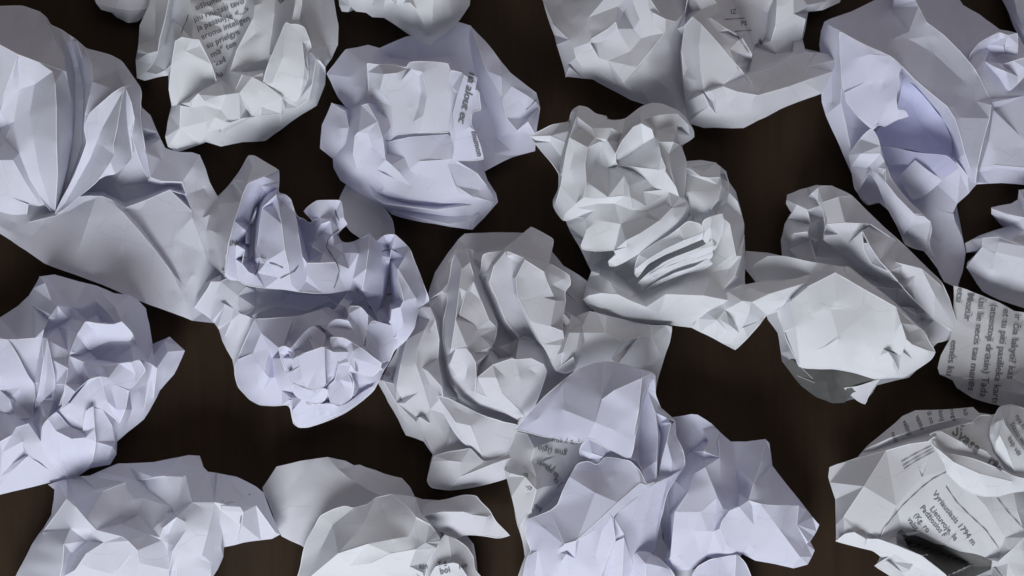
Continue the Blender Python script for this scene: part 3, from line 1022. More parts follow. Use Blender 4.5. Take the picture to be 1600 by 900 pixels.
Q = ball('Q', 'crumpled_paper_ball', 'wide flattish sheet crumpled along the bottom left edge', 'cool', (230, 830), [
    ('outer_sheet', 'body',
     '20 910 30 35 880 32 50 850 36 68 825 40 80 805 44 84 780 44 85 765 40 75 757 36 105 748 38 140 743 40 185 724 36 240 722 34 295 711 34 312 712 34 318 730 40 325 737 46 370 745 56 400 760 58 412 770 58 425 805 54 438 835 46 425 842 46 380 848 50 350 855 40 349 870 34 340 890 32 330 905 30 330 960 20 20 960 20',
     ['105 748 38 120 744 50 150 745 58 196 754 64', '196 754 66 150 765 62 120 785 66 104 780 92', '196 754 84 240 746 86 285 740 90 325 737 80 355 740 66',
      '196 754 84 160 768 84 118 786 84', '185 724 36 190 745 44 220 752 52 300 734 44 320 732 42', '104 780 104 118 792 112 135 812 112 150 828 108 162 848 104',
      '104 780 104 90 800 80 68 830 50', '68 832 54 110 826 92 145 826 108', '110 826 96 100 850 104 98 880 96 92 910 80', '145 826 104 135 845 78 112 865 74 100 900 80',
      '162 848 104 190 838 120 200 845 122 215 860 120 218 880 112 212 910 92', '162 848 104 135 865 106 118 890 100', '190 838 112 192 820 84 215 805 82 270 800 86 276 808 110',
      '188 804 88 200 785 84 210 780 84', '188 804 88 192 818 80', '290 742 92 280 780 96 272 800 96', '285 745 96 300 785 112 320 795 116 335 785 112',
      '276 808 118 255 825 108 250 840 104 262 860 92 266 892 74', '276 808 118 262 835 98 262 860 100 268 890 84', '276 808 118 288 815 122 290 830 120 270 860 112 265 890 92',
      '335 785 122 325 830 116 315 868 100', '335 785 122 375 792 114 380 800 112 378 820 100 348 835 84 345 855 70', '345 790 112 370 785 100 388 772 84 395 760 62',
      '380 800 112 370 845 62', '348 832 86 318 868 96 330 880 60 330 900 40', '340 740 84 400 790 92 430 832 54'], {'noise': 0.8}),
], 0.9)
for s in ('389 772 391 773', '377 806 376 812 375 818'):
    stroke(Q, 'Q', s, 1.6, 'ink_speck')

R = ball('R', 'crumpled_paper_ball', 'grey ball at the bottom edge with a bright tip and upside-down letters', 'grey', (600, 830), [
    ('outer_sheet', 'body',
     '410 762 30 432 729 36 470 720 42 512 714 48 540 720 50 553 727 48 562 726 48 600 740 44 628 747 40 640 760 38 648 776 34 660 780 30 690 782 24 700 800 22 740 850 24 745 880 20 750 960 16 460 960 16 465 905 20 472 880 20 478 858 20 470 852 22 440 838 22 436 830 24 425 800 26 412 770 30',
     ['512 714 48 530 735 58 548 750 62 580 768 60 600 775 56', '553 727 48 538 735 54 550 750 62', '628 747 40 605 770 50 600 775 56', '490 722 46 520 760 56 530 785 58 525 800 56',
      '545 795 56 500 805 54 475 850 30'], {'noise': 0.7}),
    ('front_fold', 'sheet',
     '462 910 26 470 885 34 474 860 44 482 838 56 500 806 74 520 796 84 540 790 90 552 794 92 575 788 94 588 777 92 612 772 88 640 775 80 650 778 76 656 800 80 672 818 80 682 832 78 688 842 74 680 860 68 668 880 60 664 905 50 662 960 30 455 960 20',
     ['500 806 74 520 820 84 500 860 70 480 905 50', '588 777 92 570 815 106 548 842 112 528 865 116', '528 865 116 545 885 94 560 910 70',
      '528 865 116 575 850 120 615 842 124 640 838 118', '612 772 88 640 795 108 650 810 116 640 838 118', '650 808 118 672 820 104 686 838 80',
      '640 838 122 665 848 110 686 846 78', '580 880 112 610 865 124 650 858 120 682 856 80', '580 880 112 640 885 96 660 895 70', '610 900 84 650 895 74',
      '640 775 80 648 790 92 655 806 96'], {'noise': 0.7, 'mat': 'white'}),
    ('side_flap', 'sheet',
     '656 795 50 670 786 56 700 780 60 725 773 60 745 775 58 750 783 58 765 797 54 775 815 48 797 837 40 778 841 40 745 836 44 725 836 46 714 842 46 690 830 44 665 812 46',
     ['662 806 70 690 800 76 725 800 76 770 803 56', '680 812 56 700 806 66 740 805 68 760 808 60', '725 773 60 690 795 64 660 800 60', '765 797 54 772 815 48 778 840 40'], {'noise': 0.4}),
    ('printed_corner', 'sheet',
     '664 905 52 668 880 60 684 850 62 695 835 60 712 842 56 730 855 48 740 870 42 742 890 38 755 905 30 755 960 20 660 960 30',
     ['700 838 62 705 870 60 700 910 46'], {'noise': 0.4, 'mat': 'book'}),
    ('printed_tab', 'sheet', '670 905 64 680 885 68 708 879 68 716 881 66 730 900 58 735 960 40 665 960 40', [], {'noise': 0.2, 'mat': 'white'}),
], 0.8)
lettering(R, 'R', 'kin', 655, 889, 13, 0, 0.15)
lettering(R, 'R', 'T ž', 684, 886, 13, -8, 0.15)
lettering(R, 'R', 'nio', 718, 890, 13, -20, 0.15)
lettering(R, 'R', 'boi', 688, 898, 15, -14, 0.2)
lettering(R, 'R', 'ž', 690, 838, 12, -15, 0.2)
# ================================================================ middle and right side of the table
G = ball('G', 'crumpled_paper_ball', 'grey ball in the centre with long vertical folds and a wide skirt', 'grey', (745, 570), [
    ('outer_sheet', 'body',
     '588 592 30 600 585 32 612 562 34 625 535 34 640 505 36 655 482 36 668 462 36 680 425 34 700 395 32 716 374 30 726 365 32 770 363 32 820 364 34 845 370 34 864 395 34 880 415 36 905 430 40 925 445 40 925 480 40 915 540 40 900 600 40 850 650 40 820 680 36 800 705 36 800 745 36 765 755 36 735 762 36 700 766 36 672 760 36 667 750 38 676 710 42 662 690 36 634 680 32 622 655 30 606 628 28',
     ['588 592 30 600 596 52 615 600 48 612 590 40', '600 596 52 620 630 50 650 660 46 664 686 38', '634 680 32 660 672 44 676 705 44',
      '628 530 40 618 575 30 612 592 36', '640 500 44 636 530 64 626 570 72 620 605 68 632 630 62 655 652 56 672 662 50',
      '640 500 44 660 480 62 672 500 66 664 515 72 652 545 76 650 570 80 660 600 72 672 640 56 692 675 46', '650 570 80 668 580 84 690 605 88 692 618 86',
      '660 575 72 672 600 64 690 620 80', '672 480 66 680 500 74 686 530 72 684 560 66 690 602 78', '684 462 50 690 500 36 690 560 26 698 600 24 715 622 24 745 642 26 780 655 28 815 660 30',
      '618 600 58 628 625 44 650 652 42 662 650 44', '622 640 48 636 660 44 655 675 42',
      '726 365 32 730 385 30 745 395 28 790 385 30 835 380 32', '680 440 44 700 410 40 712 390 36', '668 470 52 690 455 60 702 440 56'], {'noise': 0.9}),
    ('long_fold', 'sheet',
     '706 408 76 712 396 84 730 389 90 740 390 88 738 400 86 744 425 80 752 445 76 764 472 74 777 505 72 775 525 74 768 545 78 764 550 84 800 535 50 820 525 56 845 540 60 850 560 70 855 580 72 845 610 66 830 650 52 815 660 46 790 645 52 770 640 54 748 636 52 735 628 48 720 620 44 708 605 44 700 588 44 696 560 50 692 530 54 693 500 60 700 470 70 697 458 70 703 430 72',
     ['712 396 84 722 420 110 718 450 116 712 500 118 705 545 112 702 570 96', '730 389 90 734 410 106 740 430 104 752 470 106 764 500 106 774 510 82',
      '740 440 108 728 455 114 718 490 112', '735 455 104 722 470 110 716 495 108', '695 560 58 712 545 110 730 543 120 740 552 112 768 542 92',
      '728 544 120 735 552 122 743 566 122 744 590 116 742 612 96', '730 575 96 712 585 88', '728 590 88 740 600 100', '764 552 84 750 570 80 746 585 84',
      '768 545 60 780 560 52 800 556 48', '746 590 104 770 570 104 800 560 100 806 562 98 812 590 92 815 635 70', '775 590 106 785 615 94 810 640 72', '742 612 96 760 620 84 790 640 62', '806 562 98 830 560 90 850 570 80', '830 578 82 845 588 74', '720 620 48 735 610 76 745 615 86'], {'noise': 0.7}),
    ('inner_fold', 'sheet',
     '748 432 70 752 420 84 754 398 92 762 395 94 784 392 100 792 392 104 820 404 112 860 412 100 890 430 90 892 445 84 882 455 84 884 470 82 880 490 84 890 500 84 888 512 80 878 500 84 882 540 90 895 555 88 900 575 84 885 582 80 868 578 78 860 562 80 850 545 60 830 525 50 820 530 44 804 556 32 796 545 30 786 515 36 770 480 46 758 455 54',
     ['762 395 94 768 410 98 758 428 88 748 430 72', '790 393 108 772 415 112 765 440 104 768 455 92', '765 440 104 790 500 80 815 535 50', '792 400 104 812 412 92 800 434 86 803 460 80 821 500 62 836 530 54',
      '820 406 122 806 434 124 809 464 122 828 502 110 848 538 96 860 560 86', '809 464 122 825 464 116 850 465 108 878 470 92', '820 406 122 850 425 118 880 436 96', '828 502 110 860 510 106 885 520 92', '860 412 104 855 440 112 868 470 104', '872 575 84 896 558 96', '868 448 96 880 446 90'], {'noise': 0.5}),
    ('corner_flap', 'sheet', '786 391 92 808 373 84 830 354 74 848 364 78 865 374 78 862 392 84 858 413 98 838 408 104 820 403 106',
     ['790 392 94 830 375 92 864 376 80', '845 390 94 858 412 98'], {'noise': 0.3}),
    ('lower_fold', 'sheet',
     '683 618 82 700 622 78 720 632 74 745 645 68 762 652 66 788 660 58 810 664 52 806 690 46 801 704 44 780 716 46 763 722 46 756 720 46 745 708 50 735 700 52 722 690 56 708 672 62 698 655 70 690 635 78',
     ['720 632 74 735 665 76 756 719 48', '683 618 82 712 660 80 740 700 54'], {'noise': 0.5}),
    ('hem_fold', 'sheet',
     '678 712 50 700 706 54 735 700 58 756 722 52 775 718 48 801 705 44 802 744 36 765 755 38 735 762 38 700 766 40 674 762 40 667 752 44 672 730 48',
     ['678 712 50 700 720 62 720 722 62 756 722 56', '700 766 40 720 745 60 770 725 56 800 715 48'], {'noise': 0.4}),
    ('pale_sheet', 'sheet',
     '890 505 58 905 492 64 922 486 66 945 492 64 975 500 60 1010 507 58 1050 510 52 1046 535 44 1036 565 38 1028 590 34 1022 625 28 980 620 30 930 605 34 900 590 40 892 580 44 888 560 52 893 540 56',
     ['922 486 66 905 520 84 900 550 80 897 578 56', '947 494 70 946 520 76 942 550 68 940 580 50', '988 508 64 970 535 74 955 560 62 945 590 42',
      '1000 508 62 1000 525 60 985 540 56 980 545 52 990 530 66 1000 526 70', '965 570 60 985 545 70 1000 525 72', '1016 510 62 1018 525 66 1010 550 58', '1016 525 66 1028 545 56 1034 560 40'], {'noise': 0.6, 'mat': 'white'}),
    ('knuckle_fold', 'sheet',
     '880 486 62 892 492 74 905 500 76 915 520 78 912 545 80 905 560 80 898 578 74 885 584 70 868 580 66 858 560 72 870 530 76',
     ['892 492 74 890 520 96 880 550 100 876 575 84', '905 520 92 900 545 90 897 576 76'], {'noise': 0.6}),
], 0.8)

H = ball('H', 'crumpled_paper_ball', 'tall white ball right of centre with a star-creased top and a bright tongue', 'white', (1010, 350), [
    ('outer_sheet', 'body',
     '882 340 44 890 360 40 905 385 38 918 412 34 924 424 40 916 445 48 911 468 52 916 475 54 930 488 52 970 504 46 1010 506 40 1048 508 36 1080 512 34 1110 526 34 1140 542 34 1150 528 36 1170 480 40 1164 442 44 1164 400 44 1163 350 46 1157 325 48 1150 300 50 1138 282 56 1135 268 58 1118 254 56 1095 250 54 1070 252 60 1000 240 60 900 300 50',
     ['924 424 74 936 428 80 952 440 84 970 452 86 988 460 84', '911 468 54 920 462 76 940 458 84 965 460 92 985 470 96 1010 480 94 1040 460 92 1100 462 96 1140 470 74',
      '935 430 62 960 425 40 980 440 34 1000 458 34 1015 455 36 1040 445 52 1070 430 60 1110 425 64 1140 400 70',
      '985 470 96 980 455 82 990 462 78', '985 470 92 1000 490 74 1030 490 76 1060 470 88', '920 470 62 955 480 66 970 503 46', '1010 504 44 1030 490 70 1060 488 70 1100 488 62',
      '1118 254 56 1080 260 84 1075 265 86 1100 275 76 1132 272 66', '1075 262 92 1095 276 100 1108 278 104 1125 277 104 1127 290 112 1122 310 114 1112 325 112 1112 340 104',
      '1082 262 82 1100 268 70 1125 272 74 1132 290 74', '1132 268 84 1138 282 80 1140 300 76 1132 315 86 1118 325 96', '1138 300 80 1152 315 68 1156 328 54', '1140 300 70 1135 318 64 1150 330 54',
      '1118 330 92 1140 350 80 1150 400 72 1135 430 66', '1125 345 76 1142 370 74 1140 420 64', '1164 360 48 1158 400 72 1148 430 72 1130 452 70',
      '1076 330 70 1090 350 66 1100 362 56 1080 375 40 1050 385 30 1010 420 26', '1075 300 96 1080 340 86 1040 380 70 1000 395 60', '925 415 44 940 420 30 950 400 20 930 385 20 905 370 24'], {'noise': 0.8}),
    ('pleat', 'sheet', '1008 452 62 1030 438 78 1055 426 86 1085 417 86 1106 404 86 1114 412 80 1096 423 66 1062 431 60 1035 443 56 1015 454 54',
     ['1010 451 62 1035 441 76 1065 429 80 1110 411 82'], {'noise': 0.2}),
    ('pleat', 'sheet', '1000 448 64 1018 432 80 1042 418 88 1072 406 90 1100 395 92 1112 388 94 1114 400 88 1104 410 82 1078 416 76 1050 426 72 1026 440 66 1008 452 60',
     ['1004 447 66 1022 434 82 1048 421 86 1078 410 88 1110 396 92'], {'noise': 0.2}),
    ('pleat', 'sheet', '996 442 72 1013 427 88 1038 409 98 1070 396 102 1100 384 104 1113 374 108 1119 385 102 1112 394 96 1080 404 88 1050 415 84 1025 430 78 1005 449 66',
     ['998 443 72 1018 428 92 1045 411 98 1075 399 100 1114 384 106'], {'noise': 0.2}),
    ('pleat', 'sheet', '998 398 88 1020 382 96 1045 368 102 1075 345 108 1095 350 112 1100 362 110 1098 374 104 1070 385 98 1040 397 94 1012 413 88 996 434 76 991 428 76 993 412 82',
     ['993 420 84 1013 405 104 1040 389 110 1070 375 112 1098 364 110', '1030 380 100 1060 372 104'], {'noise': 0.2}),
    ('pleat_crown', 'sheet', '1096 352 112 1100 343 116 1112 338 120 1129 333 114 1131 350 110 1126 370 102 1116 392 94 1110 372 110 1104 382 104 1098 374 108 1102 362 114',
     ['1112 338 120 1110 355 118 1112 370 110', '1122 336 116 1118 360 112 1118 385 98'], {'noise': 0.2}),
    ('star_lobe', 'sheet',
     '827 213 74 845 204 84 862 195 92 890 190 98 890 182 102 894 172 106 905 165 106 918 168 106 930 178 104 948 181 100 949 187 100 962 188 98 977 186 96 990 176 90 1002 167 86 1018 161 82 1035 162 84 1058 172 92 1072 184 86 1083 202 76 1085 214 72 1074 222 78 1064 227 90 1072 250 96 1071 280 98 1069 308 98 1078 322 92 1077 333 90 1060 352 92 1040 366 92 1015 385 90 1000 395 88 978 408 84 962 416 80 952 416 80 950 408 82 962 398 96 960 391 104 930 392 106 910 390 104 907 384 106 912 372 108 917 358 110 915 342 104 905 338 92 890 344 72 880 345 66 870 333 60 864 322 60 864 312 62 873 295 70 874 272 72 860 252 70 842 232 70',
     ['827 213 74 860 212 96 883 222 112 880 245 116 876 272 112', '835 222 62 860 222 66 876 245 62 874 270 68', '890 190 98 888 205 116 883 222 114',
      '905 165 106 900 185 124 890 215 130 884 240 128 876 290 110 868 318 74', '918 168 106 925 200 130 930 215 134 945 222 120', '895 190 118 905 200 116 900 178 116',
      '918 230 142 914 255 142 916 285 140 912 308 136', '896 240 128 890 265 124 896 285 120 905 305 124', '918 230 142 935 222 132 948 218 128 940 235 108 930 255 100 950 262 98 960 260 96',
      '918 285 136 930 265 104', '948 218 130 955 200 128 950 188 112', '1000 180 116 985 195 118 972 208 118 965 222 112',
      '1002 193 150 990 198 152 972 220 148 962 240 142 962 252 120', '1002 193 150 1018 202 146 1022 215 130 1005 225 118 985 240 108 964 252 102',
      '1007 187 128 1030 180 128 1055 178 118 1058 172 96', '1007 187 128 1025 203 122 1055 210 116 1058 195 112 1057 178 118', '1060 200 84 1078 212 82', '1058 178 120 1075 195 100 1083 204 78', '1057 210 106 1060 225 96',
      '1022 215 134 1030 230 150 1033 245 152 1040 262 150 1030 265 150 1000 262 132 966 258 104', '1030 222 146 1052 222 142 1062 228 98', '1033 228 142 1042 260 138 1055 290 134 1060 305 126', '1052 222 140 1045 240 132 1050 270 136',
      '962 262 104 975 275 128 982 290 136 985 308 138 988 326 130', '966 260 104 990 266 112 1010 280 116 1024 297 122', '985 308 136 1005 300 120 1035 297 128 1040 268 146', '1035 297 128 1045 300 126 1062 308 122',
      '900 318 122 925 310 126 950 308 120 975 306 128 986 308 136', '900 318 122 882 335 82', '900 325 112 935 318 108 960 318 106 986 328 124', '988 326 130 1010 322 122 1035 306 124 1038 318 118', '988 328 118 1010 330 116 1035 320 118',
      '1062 308 122 1050 325 132 1030 345 140 1000 365 142 978 376 138 980 386 124 960 392 108', '1078 322 92 1055 340 118 1020 366 116 985 392 100', '915 342 104 940 345 112 970 350 116 1010 340 118'], {'noise': 0.5}),
    ('bright_tongue', 'sheet',
     '1100 486 58 1120 472 66 1138 456 74 1158 446 80 1185 441 84 1215 441 86 1240 436 84 1262 430 80 1300 424 70 1292 432 74 1275 446 72 1255 462 68 1238 473 64 1212 488 58 1198 492 56 1188 506 50 1175 520 42 1160 536 34 1149 547 30 1140 542 32 1128 536 36 1105 523 40 1082 512 44 1090 498 50',
     ['1100 486 58 1120 500 80 1140 508 84 1162 512 74', '1162 446 82 1160 470 98 1172 478 100 1170 490 92', '1170 450 90 1200 460 104 1240 448 96 1280 436 80', '1175 472 102 1215 470 92 1250 460 74',
      '1162 512 74 1150 508 66 1155 520 58 1165 520 56', '1125 500 74 1135 515 52 1140 540 32', '1160 512 72 1190 500 60'], {'noise': 0.6}),
], 0.7)

I = ball('I', 'crumpled_paper_ball', 'broad open crumple at the top edge with a long pointed wing to the right', 'grey', (1070, 70), [
    ('outer_sheet', 'body',
     '840 -40 40 848 0 42 856 28 44 866 55 46 876 90 46 884 120 44 905 122 46 926 124 48 955 140 46 985 156 44 1020 168 40 1056 176 36 1070 184 36 1080 194 38 1100 200 40 1130 200 40 1162 200 42 1185 188 44 1230 166 48 1262 154 48 1284 146 46 1294 130 50 1300 114 58 1317 95 56 1310 88 58 1285 83 62 1268 82 64 1258 78 58 1254 62 46 1260 36 44 1263 18 44 1285 16 44 1312 4 44 1330 -40 40 1200 -90 40 950 -90 40',
     ['848 0 44 866 40 84 890 62 104 897 75 108 900 90 104 910 104 96 930 106 90', '870 70 64 888 100 66 908 120 48', '900 90 104 890 105 74 884 120 46', '930 106 90 935 90 108 922 68 120 925 56 126',
      '962 34 146 950 45 142 925 60 128 922 66 124', '962 34 146 965 45 128 940 65 110 925 70 110', '960 -20 150 965 10 142 970 30 120 975 20 112 985 0 126', '985 -10 150 1000 30 138 990 45 122 1002 60 122', '1002 60 122 985 80 116 950 95 108 930 106 96',
      '1000 -20 160 1015 15 152 1020 35 142 1018 55 130', '1038 52 136 1020 75 134 995 105 124 974 128 104', '1038 52 136 1010 95 122 985 120 104 974 130 96', '1020 20 154 1040 30 144 1055 34 128 1040 50 136', '1010 -10 160 1030 20 146', '1078 -20 110 1070 20 84 1058 45 78 1050 80 74 1048 120 66 1060 172 40',
      '974 128 104 985 155 46', '1072 -20 70 1074 20 58 1066 55 50 1062 80 46 1064 120 42 1070 160 38 1074 184 36', '1082 26 118 1070 40 104 1065 80 92 1068 120 80 1072 160 56', '1082 26 118 1096 38 130 1092 70 126 1094 105 118 1100 140 112',
      '1082 26 118 1110 28 124 1135 45 130 1160 60 132 1175 85 128', '1096 38 130 1125 70 138 1150 100 138 1156 106 134', '1100 142 112 1130 132 120 1152 108 136', '1156 106 134 1164 118 110 1172 112 84 1178 80 78',
      '1138 -20 92 1150 15 88 1166 45 84 1178 70 76 1172 95 66 1166 112 72', '1100 -20 120 1120 5 112 1140 30 110 1150 55 116', '1100 142 112 1112 160 92 1118 178 76', '1098 146 118 1110 142 128 1120 152 116 1120 175 88', '1100 148 116 1108 165 104 1118 178 84', '1070 140 60 1090 142 84 1100 145 104', '1130 132 128 1155 144 130 1185 149 128 1230 136 122 1270 122 104 1300 112 70', '1166 118 116 1175 130 122 1185 149 126', '1166 118 116 1200 108 100 1232 92 88 1255 84 78 1272 84 74', '1200 130 112 1260 105 96 1312 92 62', '1130 135 126 1140 160 108 1160 198 44', '1230 138 120 1260 130 104 1284 146 48', '1076 190 40 1120 188 58 1160 190 54',
      '1178 80 76 1200 100 80 1240 82 70', '1215 -20 120 1214 10 118 1212 40 108 1205 64 88', '1212 -10 100 1200 20 76 1196 60 66 1180 72 60', '1222 8 120 1240 22 116 1258 30 92 1252 60 62', '1240 -20 130 1262 8 100 1262 18 46', '1205 64 84 1230 62 76 1250 64 58 1255 80 60', '1240 64 64 1235 82 60 1250 82 64'], {'noise': 0.8}),
], 0.8)
stroke(I, 'I', '1132 30 1150 29 1164 28', 1.2, 'ruled_line')
stroke(I, 'I', '1148 49 1160 48 1174 47', 1.2, 'ruled_line')
stroke(I, 'I', '1152 56 1160 68 1170 82', 1.2, 'ruled_line')
lettering(I, 'I', 'IZ', 1142, 22, 12, -8, 0.1)
lettering(I, 'I', 'Pž', 1158, 40, 12, -8, 0.1)
lettering(I, 'I', 'g', 1187, 68, 14, -30, 0.1)

K = ball('K', 'crumpled_paper_ball', 'big lavender ball at the upper right with an open hollow and a hanging tail', 'lav', (1440, 190), [
    ('outer_sheet', 'body',
     '1280 70 44 1283 48 50 1288 34 54 1298 29 54 1330 18 52 1375 -4 50 1430 -50 50 1480 -30 50 1505 8 50 1530 22 50 1562 46 48 1590 52 44 1605 80 40 1660 100 40 1660 280 34 1602 289 34 1565 286 36 1526 288 40 1514 302 42 1496 318 40 1489 332 36 1492 345 30 1504 372 24 1509 395 20 1504 425 18 1496 450 16 1475 440 18 1455 400 22 1420 370 30 1400 340 34 1372 315 36 1358 320 38 1346 310 42 1337 298 46 1334 278 46 1322 252 46 1306 215 46 1290 180 46 1284 160 46 1283 125 46 1290 110 46 1284 95 44',
     ['*1296 40 76 1312 48 102 1340 64 118 1375 80 132 1392 88 138 1410 104 144 1432 126 148 1460 150 148 1480 166 142', '1480 166 142 1492 185 132 1500 210 120 1508 240 102 1516 262 82 1523 285 48',
      '1312 48 102 1312 80 90 1316 130 84 1314 160 80 1322 195 70 1330 240 60 1336 278 48', '1290 60 62 1300 100 58 1300 160 56',
      '1435 10 120 1448 35 128 1475 55 126 1500 80 118 1525 110 106 1548 155 84', '1400 -20 110 1430 0 116 1440 20 122', '1475 40 112 1520 78 92 1545 50 66',
      '1408 112 90 1404 145 40 1396 170 28 1370 205 28', '1416 116 100 1440 146 60 1464 176 46 1484 212 46 1494 250 60', '1370 207 26 1400 212 30 1440 222 36 1476 236 48',
      '1430 312 44 1470 330 42 1490 335 36', '1400 340 34 1450 400 24 1480 440 18', '1492 250 76 1512 275 66 1520 300 50',
      '*1549 164 92 1546 185 92 1535 225 84 1527 262 74 1524 285 54', '1552 172 76 1545 220 66 1532 262 54 1530 285 44', '1555 170 66 1600 150 60 1640 160 56', '1532 262 54 1555 258 60 1600 262 54', '1530 270 40 1560 262 42 1600 268 40',
      '1430 350 26 1470 380 24 1504 376 24', '1336 280 50 1350 272 62 1362 262 66', '*1514 92 98 1530 120 96 1550 160 90'], {'noise': 0.3}),
    ('hollow_lining', 'sheet', '1368 206 38 1380 196 38 1398 182 40 1406 150 50 1411 120 86 1428 134 80 1452 160 68 1474 188 58 1490 225 58 1486 244 62 1440 238 54 1400 230 48 1374 230 42',
     ['1411 121 86 1420 160 46 1445 200 44 1484 240 60', '1398 184 40 1440 222 48'], {'noise': 0.15, 'rim': 0.0, 'mat': 'inner', 'label': 'lining of the open hollow, bluish bounced light in its colour'}),  # added lining; its blue is bounced light put into the colour
    ('hood_flap', 'sheet',
     '1312 48 106 1340 64 122 1375 80 136 1392 88 142 1410 104 148 1405 112 144 1402 140 136 1400 155 132 1402 172 124 1414 172 122 1420 182 116 1400 188 112 1382 198 108 1372 194 108 1364 203 100 1356 196 98 1340 182 96 1322 160 92 1316 130 92 1312 85 96',
     ['1312 85 96 1340 90 118 1360 85 130 1388 88 140', '1362 86 130 1360 115 118 1350 130 110 1320 145 94', '1386 100 138 1380 130 120 1370 160 112 1374 190 108', '1318 150 92 1340 180 98 1364 200 102', '1402 150 130 1385 165 118 1374 190 108'], {'noise': 0.3}),
    ('curled_rim', 'sheet',
     '1512 98 104 1516 84 108 1528 68 108 1545 58 104 1562 50 100 1575 56 98 1590 51 94 1591 70 90 1590 86 86 1570 84 74 1534 84 70 1530 86 72 1536 95 84 1550 98 90 1568 100 92 1600 90 92 1640 96 84 1640 130 70 1600 120 84 1590 132 80 1578 142 78 1562 142 66 1550 128 62 1535 110 74 1522 100 90',
     ['1530 84 74 1545 70 84 1560 62 92 1568 72 96 1572 58 98', '1555 62 94 1570 72 88 1588 84 86', '1536 95 84 1555 105 96 1572 112 98 1590 120 84', '1525 100 96 1545 118 62 1562 140 62', '1565 100 94 1575 108 84 1600 105 92'], {'noise': 0.4}),
    ('hanging_tail', 'sheet',
     '1362 200 92 1372 215 94 1378 240 92 1386 262 94 1392 280 94 1406 298 92 1424 318 90 1442 334 84 1454 345 78 1456 360 74 1452 378 68 1455 392 60 1462 402 54 1460 407 52 1453 403 54 1446 392 58 1428 388 54 1414 382 56 1400 350 66 1384 318 72 1372 290 76 1358 268 78 1352 280 72 1340 300 60 1336 296 60 1326 242 66 1338 225 78 1350 210 86',
     ['1384 262 98 1378 272 90 1362 268 76', '1384 264 98 1384 285 100 1402 308 102 1428 334 98 1444 336 86', '1356 262 70 1372 262 86 1384 264 96', '1444 338 88 1428 336 94 1420 355 76 1412 370 60', '1454 346 80 1448 375 74 1414 368 56', '1370 270 86 1392 310 84 1412 368 66', '1326 242 66 1345 240 92 1376 240 94'], {'noise': 0.3, 'mat': 'cool'}),
    ('crossing_band', 'sheet', '1375 230 58 1400 231 64 1430 238 72 1480 243 82 1500 262 84 1476 278 76 1450 270 72 1420 256 66 1390 258 60',
     ['1430 239 72 1434 252 72 1448 268 72', '1480 243 82 1456 262 76 1448 268 72'], {'noise': 0.0, 'rim': 0.4, 'mat': 'inner'}),  # same painted-in blue as the hollow lining
    ('crossing_band', 'sheet', '1404 276 62 1430 250 74 1452 268 78 1472 282 76 1442 308 58 1425 312 54', ['1415 286 62 1452 268 78'], {'noise': 0.0, 'rim': 0.4}),
    ('hollow_flap', 'sheet', '1338 298 44 1355 272 46 1360 280 44 1378 305 40 1384 318 36 1372 316 34 1356 321 32 1346 312 38', ['1356 274 46 1358 300 40 1370 316 34'], {'noise': 0.3}),
], 0.8)

K2 = ball('K2', 'crumpled_paper_ball', 'sliver of lavender paper in the top right corner', 'lav', (1610, 0), [
    ('outer_sheet', 'body', '1562 -40 30 1566 0 34 1576 20 32 1584 42 30 1600 72 26 1660 60 30 1660 -60 40', ['1580 -30 60 1590 20 56 1605 60 36'], {'noise': 0.6})])

